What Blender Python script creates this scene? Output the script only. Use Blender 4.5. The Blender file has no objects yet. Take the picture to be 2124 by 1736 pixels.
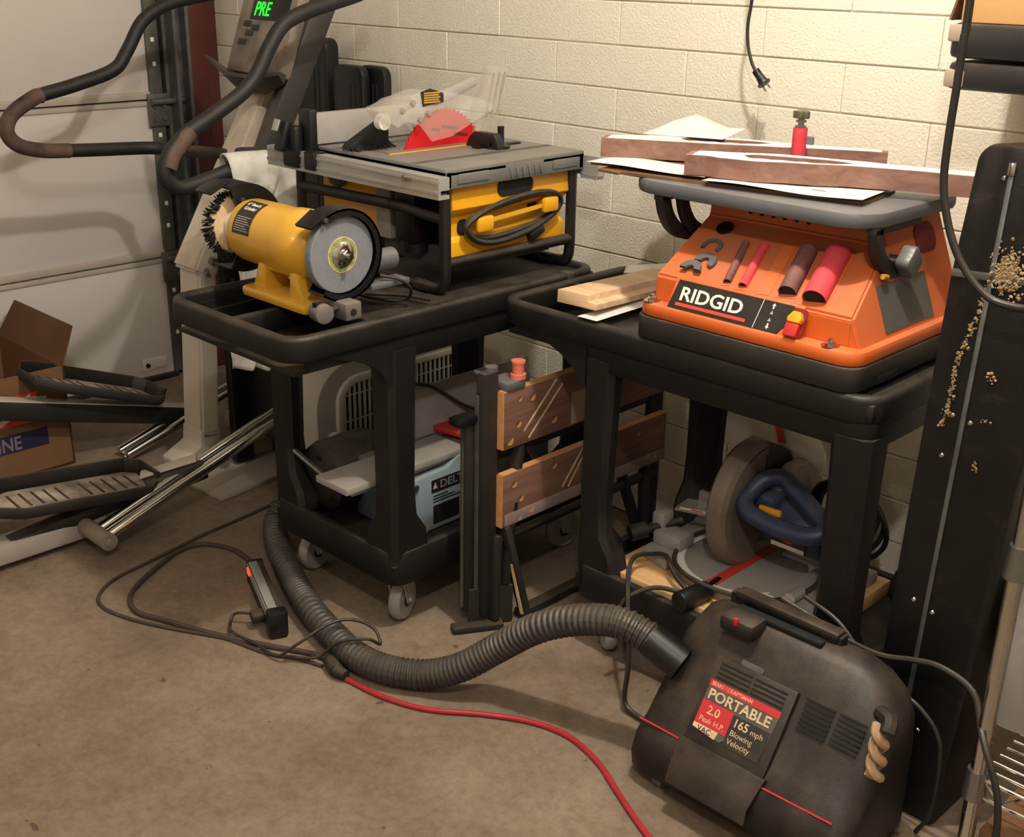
import bpy, bmesh, math, random
from mathutils import Vector, Matrix
random.seed(11)
SC = bpy.context.scene
COL = SC.collection
pi = math.pi

# ------------------------------------------------------------------ camera
cam_d = bpy.data.cameras.new('camera'); cam = bpy.data.objects.new('camera', cam_d); COL.objects.link(cam)
yaw, pitch, roll = -0.769576, -0.369496, 0.018512
fwd = Vector((math.sin(yaw)*math.cos(pitch), math.cos(yaw)*math.cos(pitch), math.sin(pitch)))
rt = Vector((math.cos(yaw), -math.sin(yaw), 0)); up = rt.cross(fwd)
r2 = rt*math.cos(roll)+up*math.sin(roll); u2 = -rt*math.sin(roll)+up*math.cos(roll)
cam.matrix_world = Matrix(((r2.x, u2.x, -fwd.x, 2.725), (r2.y, u2.y, -fwd.y, -2.319), (r2.z, u2.z, -fwd.z, 1.40), (0, 0, 0, 1)))
cam_d.sensor_fit = 'HORIZONTAL'; cam_d.sensor_width = 36.0; cam_d.lens = 36.0*2465.8/2124.0
cam_d.clip_start = 0.05
SC.camera = cam
# ------------------------------------------------------------------ world, lamps, exposure
SC.view_settings.view_transform = 'Standard'; SC.view_settings.look = 'None'
SC.view_settings.gamma = 1.0; SC.view_settings.exposure = -0.27
w = bpy.data.worlds.new('world'); SC.world = w; w.use_nodes = True
w.node_tree.nodes['Background'].inputs[0].default_value = (1.0, 0.93, 0.85, 1)
w.node_tree.nodes['Background'].inputs[1].default_value = 0.03
def lamp(name, loc, power, rad, colr):
    l = bpy.data.lights.new(name, 'POINT'); l.energy = power; l.shadow_soft_size = rad; l.color = colr
    o = bpy.data.objects.new(name, l); COL.objects.link(o); o.location = loc
    return o
lamp('ceiling_bulb_light', (2.72, -2.28, 2.30), 68, 0.045, (1.0, 0.965, 0.91))
lamp('bench_bulb_light', (1.84, -0.90, 2.36), 112, 0.035, (1.0, 0.935, 0.83))
lamp('far_fill_light', (0.6, -3.9, 2.35), 20, 0.06, (1.0, 0.97, 0.93))  # added fill lamp at the room's far end, no known fixture

# ------------------------------------------------------------------ materials
def lin(c):
    return tuple(((v/255.0)/12.92 if v/255.0 <= .04045 else ((v/255.0+.055)/1.055)**2.4) for v in c)
MATS = {}
def mat(name, col, rough=.5, metal=0.0, var=0.15, scale=8.0, dust=0.0, dustcol=(150, 128, 105), bump=0.0, bscale=120.0,
        emit=0.0, col2=None, alpha=1.0, trans=0.0, scratch=0.0, coat=0.0, spec=.5):
    if name in MATS: return MATS[name]
    m = bpy.data.materials.new(name); m.use_nodes = True
    nt = m.node_tree; N = nt.nodes; Lk = nt.links
    bs = N['Principled BSDF']
    tc = N.new('ShaderNodeTexCoord')
    c1 = lin(col); c2 = lin(col2) if col2 else tuple(v*(1-var) for v in c1)
    nz = N.new('ShaderNodeTexNoise'); nz.inputs['Scale'].default_value = scale; nz.inputs['Detail'].default_value = 6; nz.inputs['Roughness'].default_value = .62
    Lk.new(tc.outputs['Object'], nz.inputs['Vector'])
    cr = N.new('ShaderNodeValToRGB'); cr.color_ramp.elements[0].position = .36; cr.color_ramp.elements[1].position = .64
    cr.color_ramp.elements[0].color = (*c2, 1); cr.color_ramp.elements[1].color = (*c1, 1)
    Lk.new(nz.outputs['Fac'], cr.inputs['Fac'])
    out = cr.outputs['Color']
    if dust > 0:
        ge = N.new('ShaderNodeNewGeometry'); sx = N.new('ShaderNodeSeparateXYZ'); Lk.new(ge.outputs['Normal'], sx.inputs[0])
        mr = N.new('ShaderNodeMapRange'); mr.inputs[1].default_value = -.1; mr.inputs[2].default_value = .9; mr.inputs[3].default_value = .03; mr.inputs[4].default_value = 1.0
        Lk.new(sx.outputs['Z'], mr.inputs[0])
        n2 = N.new('ShaderNodeTexNoise'); n2.inputs['Scale'].default_value = 14; n2.inputs['Detail'].default_value = 8; n2.inputs['Roughness'].default_value = .7
        Lk.new(tc.outputs['Object'], n2.inputs['Vector'])
        r2_ = N.new('ShaderNodeMapRange'); r2_.inputs[1].default_value = .35; r2_.inputs[2].default_value = .68; r2_.inputs[3].default_value = .15
        Lk.new(n2.outputs['Fac'], r2_.inputs[0])
        mu = N.new('ShaderNodeMath'); mu.operation = 'MULTIPLY'; Lk.new(mr.outputs[0], mu.inputs[0]); Lk.new(r2_.outputs[0], mu.inputs[1])
        m3 = N.new('ShaderNodeMath'); m3.operation = 'MULTIPLY'; m3.inputs[1].default_value = dust; Lk.new(mu.outputs[0], m3.inputs[0])
        mx = N.new('ShaderNodeMix'); mx.data_type = 'RGBA'; Lk.new(m3.outputs[0], mx.inputs[0]); Lk.new(out, mx.inputs[6]); mx.inputs[7].default_value = (*lin(dustcol), 1)
        out = mx.outputs[2]
    if scratch > 0:
        mp = N.new('ShaderNodeMapping'); mp.inputs['Scale'].default_value = (3, 26, 5); mp.inputs['Rotation'].default_value = (.5, .3, .9)
        Lk.new(tc.outputs['Object'], mp.inputs[0])
        n4 = N.new('ShaderNodeTexNoise'); n4.inputs['Scale'].default_value = 4; n4.inputs['Detail'].default_value = 9; n4.inputs['Roughness'].default_value = .75
        Lk.new(mp.outputs[0], n4.inputs['Vector'])
        r4 = N.new('ShaderNodeMapRange'); r4.inputs[1].default_value = .56; r4.inputs[2].default_value = .76; r4.inputs[4].default_value = scratch
        Lk.new(n4.outputs['Fac'], r4.inputs[0])
        m4 = N.new('ShaderNodeMix'); m4.data_type = 'RGBA'; Lk.new(r4.outputs[0], m4.inputs[0]); Lk.new(out, m4.inputs[6]); m4.inputs[7].default_value = (*lin(dustcol), 1)
        out = m4.outputs[2]
    Lk.new(out, bs.inputs['Base Color'])
    bs.inputs['Roughness'].default_value = rough; bs.inputs['Metallic'].default_value = metal
    bs.inputs['Specular IOR Level'].default_value = spec
    if coat: bs.inputs['Coat Weight'].default_value = coat
    if bump > 0:
        n3 = N.new('ShaderNodeTexNoise'); n3.inputs['Scale'].default_value = bscale; n3.inputs['Detail'].default_value = 5
        Lk.new(tc.outputs['Object'], n3.inputs['Vector'])
        bp = N.new('ShaderNodeBump'); bp.inputs['Strength'].default_value = bump; bp.inputs['Distance'].default_value = .004
        Lk.new(n3.outputs['Fac'], bp.inputs['Height']); Lk.new(bp.outputs[0], bs.inputs['Normal'])
    if emit > 0:
        bs.inputs['Emission Color'].default_value = (*c1, 1); bs.inputs['Emission Strength'].default_value = emit
    if trans > 0:
        bs.inputs['Transmission Weight'].default_value = trans; bs.inputs['IOR'].default_value = 1.25
    if alpha < 1: bs.inputs['Alpha'].default_value = alpha
    MATS[name] = m
    return m
def wood_mat(name, c1, c2, axis=0, sc=6.0, rough=.55):
    if name in MATS: return MATS[name]
    m = bpy.data.materials.new(name); m.use_nodes = True; nt = m.node_tree; N = nt.nodes; Lk = nt.links; bs = N['Principled BSDF']
    tc = N.new('ShaderNodeTexCoord'); mp = N.new('ShaderNodeMapping'); s = [sc*4]*3; s[axis] = sc*.25
    mp.inputs['Scale'].default_value = s; Lk.new(tc.outputs['Object'], mp.inputs[0])
    nz = N.new('ShaderNodeTexNoise'); nz.inputs['Scale'].default_value = 3; nz.inputs['Detail'].default_value = 7; nz.inputs['Distortion'].default_value = .8
    Lk.new(mp.outputs[0], nz.inputs['Vector'])
    cr = N.new('ShaderNodeValToRGB'); cr.color_ramp.elements[0].position = .3; cr.color_ramp.elements[1].position = .7
    cr.color_ramp.elements[0].color = (*lin(c1), 1); cr.color_ramp.elements[1].color = (*lin(c2), 1)
    Lk.new(nz.outputs['Fac'], cr.inputs['Fac']); Lk.new(cr.outputs[0], bs.inputs['Base Color']); bs.inputs['Roughness'].default_value = rough
    MATS[name] = m; return m
def concrete():
    m = bpy.data.materials.new('concrete_floor'); m.use_nodes = True; nt = m.node_tree; N = nt.nodes; Lk = nt.links; bs = N['Principled BSDF']
    tc = N.new('ShaderNodeTexCoord')
    def noise(sc, det, ro=.6):
        n = N.new('ShaderNodeTexNoise'); n.inputs['Scale'].default_value = sc; n.inputs['Detail'].default_value = det; n.inputs['Roughness'].default_value = ro
        Lk.new(tc.outputs['Object'], n.inputs['Vector']); return n
    a = noise(2.2, 8, .65); cr = N.new('ShaderNodeValToRGB'); e = cr.color_ramp.elements
    e[0].position = .3; e[0].color = (*lin((104, 89, 74)), 1); e[1].position = .7; e[1].color = (*lin((148, 130, 111)), 1)
    x = e.new(.5); x.color = (*lin((128, 111, 93)), 1)
    Lk.new(a.outputs['Fac'], cr.inputs[0])
    b = noise(55, 6, .7); rb = N.new('ShaderNodeMapRange'); rb.inputs[1].default_value = .3; rb.inputs[2].default_value = .7; rb.inputs[3].default_value = .70; rb.inputs[4].default_value = 1.16
    Lk.new(b.outputs['Fac'], rb.inputs[0])
    mm = N.new('ShaderNodeMix'); mm.data_type = 'RGBA'; mm.blend_type = 'MULTIPLY'; mm.inputs[0].default_value = 1.0
    Lk.new(cr.outputs[0], mm.inputs[6]); Lk.new(rb.outputs[0], mm.inputs[7])
    s = noise(7, 10, .72); rs = N.new('ShaderNodeMapRange'); rs.inputs[1].default_value = .57; rs.inputs[2].default_value = .72; rs.inputs[4].default_value = .6
    Lk.new(s.outputs['Fac'], rs.inputs[0])
    m2 = N.new('ShaderNodeMix'); m2.data_type = 'RGBA'; Lk.new(rs.outputs[0], m2.inputs[0]); Lk.new(mm.outputs[2], m2.inputs[6]); m2.inputs[7].default_value = (*lin((96, 72, 52)), 1)
    k = noise(26, 3, .5); rk = N.new('ShaderNodeMapRange'); rk.inputs[1].default_value = .735; rk.inputs[2].default_value = .76; rk.inputs[4].default_value = .7
    Lk.new(k.outputs['Fac'], rk.inputs[0])
    m5 = N.new('ShaderNodeMix'); m5.data_type = 'RGBA'; Lk.new(rk.outputs[0], m5.inputs[0]); Lk.new(m2.outputs[2], m5.inputs[6]); m5.inputs[7].default_value = (*lin((58, 44, 34)), 1)
    Lk.new(m5.outputs[2], bs.inputs['Base Color']); bs.inputs['Roughness'].default_value = .62
    bp = N.new('ShaderNodeBump'); bp.inputs['Strength'].default_value = .12; bp.inputs['Distance'].default_value = .003; Lk.new(b.outputs['Fac'], bp.inputs['Height']); Lk.new(bp.outputs[0], bs.inputs['Normal'])
    return m
DUST = (158, 134, 108)
m_block = mat('cream_painted_block', (232, 225, 207), .75, var=.03, scale=2, bump=.55, bscale=160)
m_mortar = mat('painted_mortar', (214, 203, 182), .85, var=.15)
m_door = mat('white_door_steel', (214, 207, 202), .5, var=.04, scale=3)
m_doorseam = mat('door_seam_steel', (188, 178, 166), .5, var=.1, scale=9)
m_galv = mat('galvanised_steel', (122, 124, 124), .42, .75, var=.35, scale=18)
m_galvd = mat('dusty_galvanised', (106, 104, 98), .55, .55, var=.35, scale=25)
m_redjamb = mat('oxblood_paint', (84, 34, 30), .5, var=.25)
m_blk = mat('black_plastic', (13, 13, 14), .5, spec=.35, var=.2, scale=10, dust=.2, dustcol=(140, 126, 112), scratch=.07, bump=.12, bscale=240)
m_blk2 = mat('black_clean', (15, 15, 16), .42, var=.2)
m_blkdust = mat('black_dusty', (24, 23, 22), .6, var=.25, dust=.4, dustcol=(120, 102, 84), scratch=.12)
m_case = mat('black_case_shell', (14, 13, 14), .45, spec=.35, var=.25, scale=5, dust=.1, scratch=.1, bump=.1, bscale=300)
m_tube = mat('black_tube', (18, 18, 20), .38, var=.2, dust=.2)
m_foam = mat('black_foam_grip', (18, 18, 20), .62, var=.2, scale=20, dust=.1, dustcol=(130, 108, 90))
m_foamworn = mat('worn_foam_grip', (92, 70, 58), .75, var=.4, scale=14, col2=(52, 40, 36))
m_yel = mat('yellow_plastic', (232, 168, 24), .38, var=.1, scale=6, dust=.16, dustcol=(196, 160, 110), coat=.2)
m_yelp = mat('yellow_paint', (222, 166, 42), .3, var=.1, scale=6, dust=.3, dustcol=(200, 166, 116), coat=.4)
m_org = mat('orange_plastic', (216, 98, 30), .42, var=.1, scale=6, dust=.55, dustcol=(196, 134, 104), coat=.1)
m_orgd = mat('orange_plastic_dusty', (210, 100, 40), .55, var=.1, scale=7, dust=.8, dustcol=(160, 106, 82))
m_gry = mat('grey_plastic', (92, 95, 99), .4, var=.12, scale=8, dust=.2)
m_grytab = mat('grey_table', (112, 112, 110), .42, .1, var=.2, scale=6, dust=.3, dustcol=(150, 132, 108))
m_alu = mat('aluminium', (178, 178, 174), .36, .35, var=.14, scale=14, dust=.2)
m_alud = mat('cast_aluminium_dusty', (164, 160, 156), .5, .15, var=.2, scale=12, dust=.4)
m_chr = mat('chrome', (205, 203, 200), .16, 1.0, var=.1)
m_stl = mat('steel', (150, 150, 150), .3, .9, var=.2)
m_wht = mat('white_enamel', (206, 198, 184), .4, var=.08, scale=6, dust=.25, dustcol=(150, 130, 110))
m_whtd = mat('white_enamel_grimy', (212, 202, 184), .5, col2=(164, 148, 130), scale=5)
m_walnut = wood_mat('walnut', (112, 80, 68), (146, 108, 94), 0, 5)
m_maple = wood_mat('pale_board', (196, 160, 122), (222, 190, 152), 0, 4)
m_pine = wood_mat('plywood_light', (198, 152, 104), (226, 184, 132), 0, 4)
m_ply = wood_mat('brown_ply', (92, 64, 44), (128, 92, 64), 0, 6)
m_plank = wood_mat('amber_plank', (128, 88, 46), (156, 112, 62), 2, 5)
m_jaw = wood_mat('jaw_board_brown', (104, 72, 60), (132, 98, 84), 1, 5)
m_jawedge = wood_mat('jaw_board_edge', (190, 132, 84), (212, 156, 104), 1, 6)
m_card = mat('cardboard', (118, 84, 54), .8, var=.1, scale=5)  # brown darkened: shade over the open box is put into the colour
m_cardd = mat('cardboard_inner', (98, 68, 44), .85, var=.12, scale=5)
m_cardl = mat('cardboard_light', (214, 164, 106), .8, var=.08, scale=4)
m_paper = mat('white_paper', (216, 212, 204), .8, var=.03)
m_red = mat('red_plastic', (196, 36, 36), .45, var=.15, dust=.2)
m_redblade = mat('red_blade_coat', (205, 26, 34), .35, .1, var=.08)
m_redslot = mat('dark_red_slot', (120, 12, 20), .6)
m_sleeve = mat('pink_sanding_grit', (214, 62, 74), .85, var=.12, scale=60, dust=.12)
m_sleeveold = mat('worn_sanding_grit', (112, 62, 60), .85, col2=(70, 46, 48), scale=40, dust=.3, dustcol=(176, 130, 112))
m_wheel = mat('grinding_stone', (120, 123, 130), .9, var=.12, scale=70, bump=.2)
m_tyre = mat('grey_caster_tyre', (150, 144, 142), .5, var=.12, scale=20)
m_cloth = mat('grey_white_towel', (208, 206, 198), .9, col2=(170, 166, 156), scale=9, bump=.3, bscale=400)
m_cream = mat('cream_cloth', (226, 200, 164), .9, col2=(196, 160, 124), scale=30)
m_bristle = mat('black_bristle', (18, 18, 19), .8, var=.3, scale=40)
m_clear = mat('clear_polycarbonate', (222, 216, 206), .12, var=.03, alpha=.16, coat=.3)
m_clearw = mat('milky_polycarbonate', (198, 188, 174), .25, var=.15, scale=30, alpha=.34, coat=.3)
m_smoke = mat('smoky_guard_plastic', (132, 118, 104), .4, col2=(104, 92, 80), scale=8, alpha=.9, coat=.2)
m_blue = mat('navy_tool_plastic', (42, 54, 86), .45, var=.15, dust=.3, dustcol=(130, 122, 116))
m_jgrey = mat('blue_grey_casting', (134, 150, 156), .45, var=.1, dust=.2)
m_fan = mat('pale_grey_plastic', (186, 182, 176), .45, var=.05, dust=.2)
m_dark = mat('dark_interior', (16, 15, 15), .8)
m_label = mat('black_decal', (30, 28, 28), .4, var=.2, scale=30, dust=.12)
m_white = mat('white_print', (232, 228, 220), .5, var=.04)
m_redp = mat('red_print', (196, 44, 52), .5, var=.06)
m_orgp = mat('orange_red_print', (222, 72, 46), .5, var=.05)
m_navy = mat('navy_print', (30, 30, 62), .6, var=.08)
m_grnled = mat('green_led', (20, 255, 40), .5, emit=3.0)
m_redled = mat('red_led', (255, 40, 20), .5, emit=6.0)
m_rubred = mat('red_cord_rubber', (174, 40, 50), .45, var=.12)
m_hose = mat('grey_hose_plastic', (50, 48, 46), .5, var=.12, dust=.4, dustcol=(122, 108, 92))
m_vac = mat('black_vacuum_shell', (18, 17, 17), .48, spec=.4, var=.2, scale=9, dust=.34, dustcol=(128, 108, 90), bump=.1, bscale=300)
m_cord = mat('black_cord', (28, 27, 27), .5, var=.2, dust=.4, dustcol=(110, 94, 78))
m_corddusty = mat('dusty_brown_cord', (70, 58, 50), .7, var=.2)
m_saw = mat('sawdust_clump', (172, 148, 112), .95, col2=(122, 100, 74), scale=60)
m_orgcap = mat('orange_peg', (226, 122, 100), .5, var=.08)
m_tan = mat('tan_fabric', (186, 152, 122), .9, var=.15)
m_smalltext = mat('pale_small_print', (176, 170, 160), .6)
m_yelprint = mat('amber_warning_print', (196, 150, 60), .5, var=.2)
m_vinyl = mat('dark_vinyl', (34, 33, 36), .4, var=.3, dust=.2)
m_worn = mat('worn_pale_patch', (168, 150, 130), .8, var=.2)
m_greyfab = mat('grey_plastic_sheet', (150, 144, 138), .5, var=.2, scale=4)
# ------------------------------------------------------------------ geometry helpers
def V(*a): return Vector(a)
class B:
    """collects shapes (in world or, with M, in local coordinates) into one mesh"""
    def __init__(s, M=None): s.bm = bmesh.new(); s.M = M
    def _add(s, t, R=None, off=None):
        if R is not None: bmesh.ops.transform(t, matrix=R, verts=t.verts)
        me = bpy.data.meshes.new('t'); t.to_mesh(me); t.free(); s.bm.from_mesh(me); bpy.data.meshes.remove(me); return s
    def box(s, c, d, bev=0.0, R=None, seg=2):
        t = bmesh.new(); bmesh.ops.create_cube(t, size=1.0)
        bmesh.ops.scale(t, vec=d, verts=t.verts)
        if bev > 0: bmesh.ops.bevel(t, geom=list(t.edges), offset=bev, segments=seg, affect='EDGES', profile=.5)
        m = Matrix.Translation(c)
        if R is not None: m = m @ (R.to_4x4() if len(R) == 3 else R)
        return s._add(t, m)
    def bb(s, x0, x1, y0, y1, z0, z1, bev=0.0, seg=2):
        return s.box(((x0+x1)/2, (y0+y1)/2, (z0+z1)/2), (abs(x1-x0), abs(y1-y0), abs(z1-z0)), bev, None, seg)
    def bar(s, p, q, wd, h, upv=(0, 0, 1), bev=0.0):
        """box running from p to q, wd across, h along up"""
        p = V(*p); q = V(*q); d = q-p; L = d.length; d.normalize(); u = V(*upv); side = d.cross(u).normalized(); u = side.cross(d)
        R = Matrix(((d.x, side.x, u.x), (d.y, side.y, u.y), (d.z, side.z, u.z)))
        return s.box((p+q)/2, (L, wd, h), bev, R)
    def cyl(s, p, q, r, r1=None, n=20, bev=0.0):
        p = V(*p); q = V(*q); d = q-p; L = d.length
        t = bmesh.new(); bmesh.ops.create_cone(t, cap_ends=True, cap_tris=False, segments=n, radius1=r, radius2=r if r1 is None else r1, depth=L)
        if bev > 0:
            es = [e for e in t.edges if abs(e.verts[0].co.z-e.verts[1].co.z) < 1e-6]
            bmesh.ops.bevel(t, geom=es, offset=bev, segments=2, affect='EDGES', profile=.5)
        return s._add(t, Matrix.Translation((p+q)/2) @ d.to_track_quat('Z', 'Y').to_matrix().to_4x4())
    def ball(s, c, r, sc=(1, 1, 1), n=12):
        t = bmesh.new(); bmesh.ops.create_uvsphere(t, u_segments=n*2, v_segments=n, radius=r); bmesh.ops.scale(t, vec=sc, verts=t.verts)
        return s._add(t, Matrix.Translation(c))
    def tube(s, path, r, n=10, closed=False, smooth=0):
        P = [V(*p) for p in path]
        if smooth: P = spline(P, smooth, closed)
        return s.sweep(P, [(math.cos(a)*r, math.sin(a)*r) for a in [2*pi*i/n for i in range(n)]], closed)
    def sweep(s, P, prof, closed=False, upv=None, radii=None):
        P = [V(*p) for p in P]; n = len(P); t = bmesh.new(); rings = []
        T = []
        for i in range(n):
            a = P[i-1] if (i > 0 or closed) else P[i]; b = P[(i+1) % n] if (i < n-1 or closed) else P[i]
            d = (b-a); T.append(d.normalized() if d.length > 1e-9 else V(0, 0, 1))
        nrm = None
        for i in range(n):
            if upv is not None:
                side = T[i].cross(V(*upv)).normalized(); u = side.cross(T[i]).normalized()
            else:
                if nrm is None:
                    ref = V(0, 0, 1) if abs(T[i].z) < .9 else V(1, 0, 0)
                    nrm = (ref - T[i]*ref.dot(T[i])).normalized()
                else:
                    nrm = nrm - T[i]*nrm.dot(T[i])
                    nrm = nrm.normalized()
                u = nrm; side = T[i].cross(u).normalized()
            k = 1.0
            if upv is not None:   # mitre
                a = T[i-1] if (i > 0 or closed) else T[i]
            rr = radii[i] if radii else 1.0
            rings.append([t.verts.new(P[i]+side*(x*rr)+u*(y*rr)) for x, y in prof])
        m = len(prof)
        for i in range(n if closed else n-1):
            A = rings[i]; Bq = rings[(i+1) % n]
            for j in range(m):
                t.faces.new((A[j], A[(j+1) % m], Bq[(j+1) % m], Bq[j]))
        if not closed:
            t.faces.new(rings[0][::-1]); t.faces.new(rings[-1])
        bmesh.ops.recalc_face_normals(t, faces=t.faces)
        return s._add(t)
    def lathe(s, prof, o, ax, n=32, a0=0.0, a1=2*pi, ref=None):
        """prof = [(radius, height along ax)], full or partial turn"""
        o = V(*o); ax = V(*ax).normalized()
        ref = V(*ref) if ref else (V(0, 0, 1) if abs(ax.z) < .9 else V(1, 0, 0))
        e1 = (ref-ax*ref.dot(ax)).normalized(); e2 = ax.cross(e1)
        full = abs(a1-a0-2*pi) < 1e-6; k = n if full else n+1
        t = bmesh.new(); R = []
        for r, h in prof:
            if r < 1e-7: R.append([t.verts.new(o+ax*h)]*k); continue
            R.append([t.verts.new(o+ax*h+(e1*math.cos(a0+(a1-a0)*i/n)+e2*math.sin(a0+(a1-a0)*i/n))*r) for i in range(k)])
        for a, b in zip(R, R[1:]):
            for i in range(n if full else n):
                j = (i+1) % k
                vs = [a[i], a[j], b[j], b[i]]; vv = []
                for v in vs:
                    if v not in vv: vv.append(v)
                if len(vv) > 2:
                    try: t.faces.new(vv)
                    except ValueError: pass
        bmesh.ops.recalc_face_normals(t, faces=t.faces)
        return s._add(t)
    def prism(s, poly, o, u, v, wv, bev=0.0):
        """polygon (a,b) -> o+a*u+b*v, extruded by vector wv"""
        o = V(*o); u = V(*u); v = V(*v); wv = V(*wv); t = bmesh.new()
        A = [t.verts.new(o+u*a+v*b) for a, b in poly]; C = [t.verts.new(o+u*a+v*b+wv) for a, b in poly]
        n = len(poly); t.faces.new(A); t.faces.new(C[::-1])
        for i in range(n): t.faces.new((A[i], C[i], C[(i+1) % n], A[(i+1) % n]))
        bmesh.ops.recalc_face_normals(t, faces=t.faces)
        if bev > 0:
            bmesh.ops.bevel(t, geom=[e for e in t.edges if e.calc_face_angle(0) > .6], offset=bev, segments=2, affect='EDGES', profile=.5, clamp_overlap=True)
        return s._add(t)
    def loft(s, rings, cap=True):
        t = bmesh.new(); R = [[t.verts.new(V(*p)) for p in r] for r in rings]; m = len(rings[0])
        for a, b in zip(R, R[1:]):
            for j in range(m): t.faces.new((a[j], a[(j+1) % m], b[(j+1) % m], b[j]))
        if cap: t.faces.new(R[0][::-1]); t.faces.new(R[-1])
        bmesh.ops.recalc_face_normals(t, faces=t.faces)
        return s._add(t)
    def grid(s, fn, nu, nv):
        t = bmesh.new(); G = [[t.verts.new(V(*fn(i/nu, j/nv))) for j in range(nv+1)] for i in range(nu+1)]
        for i in range(nu):
            for j in range(nv): t.faces.new((G[i][j], G[i+1][j], G[i+1][j+1], G[i][j+1]))
        return s._add(t)
def spline(P, k=6, closed=False):
    n = len(P); out = []
    for i in range(n if closed else n-1):
        p1 = P[i]; p2 = P[(i+1) % n]; p0 = P[i-1] if (i > 0 or closed) else p1*2-p2; p3 = P[(i+2) % n] if (i+2 < n or closed) else p2*2-p1
        for j in range(k):
            t = j/k
            out.append(.5*((2*p1)+(p2-p0)*t+(2*p0-5*p1+4*p2-p3)*t*t+(3*p1-p0-3*p2+p3)*t**3))
    if not closed: out.append(P[-1])
    return out
def rrect(w_, h_, r, n=5, cx=0.0, cy=0.0):
    pts = []
    for (sx, sy, a) in ((1, 1, 0), (-1, 1, pi/2), (-1, -1, pi), (1, -1, 3*pi/2)):
        for i in range(n+1):
            t = a+pi/2*i/n; pts.append((cx+sx*(w_/2-r)+r*math.cos(t), cy+sy*(h_/2-r)+r*math.sin(t)))
    return pts
def poly_arc(cx, cy, r, a0, a1, n): return [(cx+r*math.cos(math.radians(a0+(a1-a0)*i/n)), cy+r*math.sin(math.radians(a0+(a1-a0)*i/n))) for i in range(n+1)]
WL = {}
def finish(bm, name, material, smooth=35):
    me = bpy.data.meshes.new(name); bm.to_mesh(me); bm.free()
    me.materials.append(material)
    if smooth:
        me.shade_smooth(); me.set_sharp_from_angle(angle=math.radians(smooth))
    return me
def ob(name, b, material, parent=None, smooth=35):
    if b.M is not None: bmesh.ops.transform(b.bm, matrix=b.M, verts=b.bm.verts)
    if parent is None:
        xs = [v.co for v in b.bm.verts]
        lo = V(min(v.x for v in xs), min(v.y for v in xs), min(v.z for v in xs)); hi = V(max(v.x for v in xs), max(v.y for v in xs), max(v.z for v in xs))
        loc = V((lo.x+hi.x)/2, (lo.y+hi.y)/2, lo.z)
    else: loc = WL[parent]
    bmesh.ops.translate(b.bm, vec=-loc, verts=b.bm.verts)
    o = bpy.data.objects.new(name, finish(b.bm, name, material, smooth)); COL.objects.link(o)
    if parent is None: o.location = loc
    else: o.parent = parent
    WL[o] = loc
    return o
def tag(o, label, cat, group=None, kind=None):
    if label: o['label'] = label
    if cat: o['category'] = cat
    if group: o['group'] = group
    if kind: o['kind'] = kind
    return o
def thing(name, loc, label, cat, group=None):
    o = bpy.data.objects.new(name, None); COL.objects.link(o); o.location = loc; o.empty_display_size = .1; WL[o] = V(*loc)
    return tag(o, label, cat, group)
def struct(name, b, material):
    o = ob(name, b, material); o['kind'] = 'structure'; return o
def plabel(o, s): o['label'] = s; return o
def text_bm(s, size, bold=0.0, ext=.0004, align='LEFT', sx=1.0, shear=0.0, space=1.0):
    cu = bpy.data.curves.new('t', 'FONT'); cu.body = s; cu.size = size; cu.extrude = ext; cu.offset = bold*size; cu.align_x = align; cu.shear = shear; cu.space_character = space
    cu.resolution_u = 3
    o = bpy.data.objects.new('t', cu); COL.objects.link(o)
    bpy.context.view_layer.update()
    me = bpy.data.meshes.new_from_object(o.evaluated_get(bpy.context.evaluated_depsgraph_get()))
    bpy.data.objects.remove(o); bpy.data.curves.remove(cu)
    bm = bmesh.new(); bm.from_mesh(me); bpy.data.meshes.remove(me)
    bmesh.ops.scale(bm, vec=(sx, 1, 1), verts=bm.verts)
    return bm
def text(s, size, o, u, v, material, parent, name='lettering', **kw):
    b = B(); b.bm.free(); b.bm = text_bm(s, size, **kw)
    u = V(*u).normalized(); v = V(*v).normalized(); n = u.cross(v)
    bmesh.ops.transform(b.bm, matrix=Matrix(((u.x, v.x, n.x, o[0]), (u.y, v.y, n.y, o[1]), (u.z, v.z, n.z, o[2]), (0, 0, 0, 1))), verts=b.bm.verts)
    return ob(name, b, material, parent, smooth=0)
def copy_parts(src, dst):
    """the parts of a thing copied onto another thing"""
    for ch in [c for c in WL if c.parent is src]:
        c = ch.copy(); COL.objects.link(c); c.parent = dst; WL[c] = WL[dst]
        for g in [k for k in WL if k.parent is ch]:
            d = g.copy(); COL.objects.link(d); d.parent = c; WL[d] = WL[dst]
# ================================================================== the setting
b = B(); b.bb(-1.3, 4.2, -4.6, .15, -.1, 0); struct('floor', b, concrete())
b = B(); b.bb(-1.3, 4.2, -4.6, .15, 2.5, 2.6); struct('ceiling', b, mat('ceiling_paint', (214, 206, 192), .9))
b = B(); b.bb(4.1, 4.2, -4.6, .15, 0, 2.5); struct('wall_right', b, mat('side_wall_paint', (205, 196, 178), .9))
b = B(); b.bb(-1.3, 4.1, -4.6, -4.5, 0, 2.5); struct('wall_front', b, mat('side_wall_paint', (205, 196, 178), .9))
b = B(); b.bb(-1.30, -1.2, -4.5, .0, 0, 2.5); struct('wall_left', b, mat('side_wall_paint', (205, 196, 178), .9))
b = B(); b.bb(-1.2, 4.1, .0045, .15, 0, 2.5); wall = struct('wall_back', b, m_mortar)
BL, RH = .4064, .1016
var = []
def block_mesh(x0, x1, key):
    t = B(); t.bb(x0, x1, 0, .03, .0016, RH-.0016, .0020, 2)
    return finish(t.bm, 'block_'+key, m_block, 0)
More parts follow.
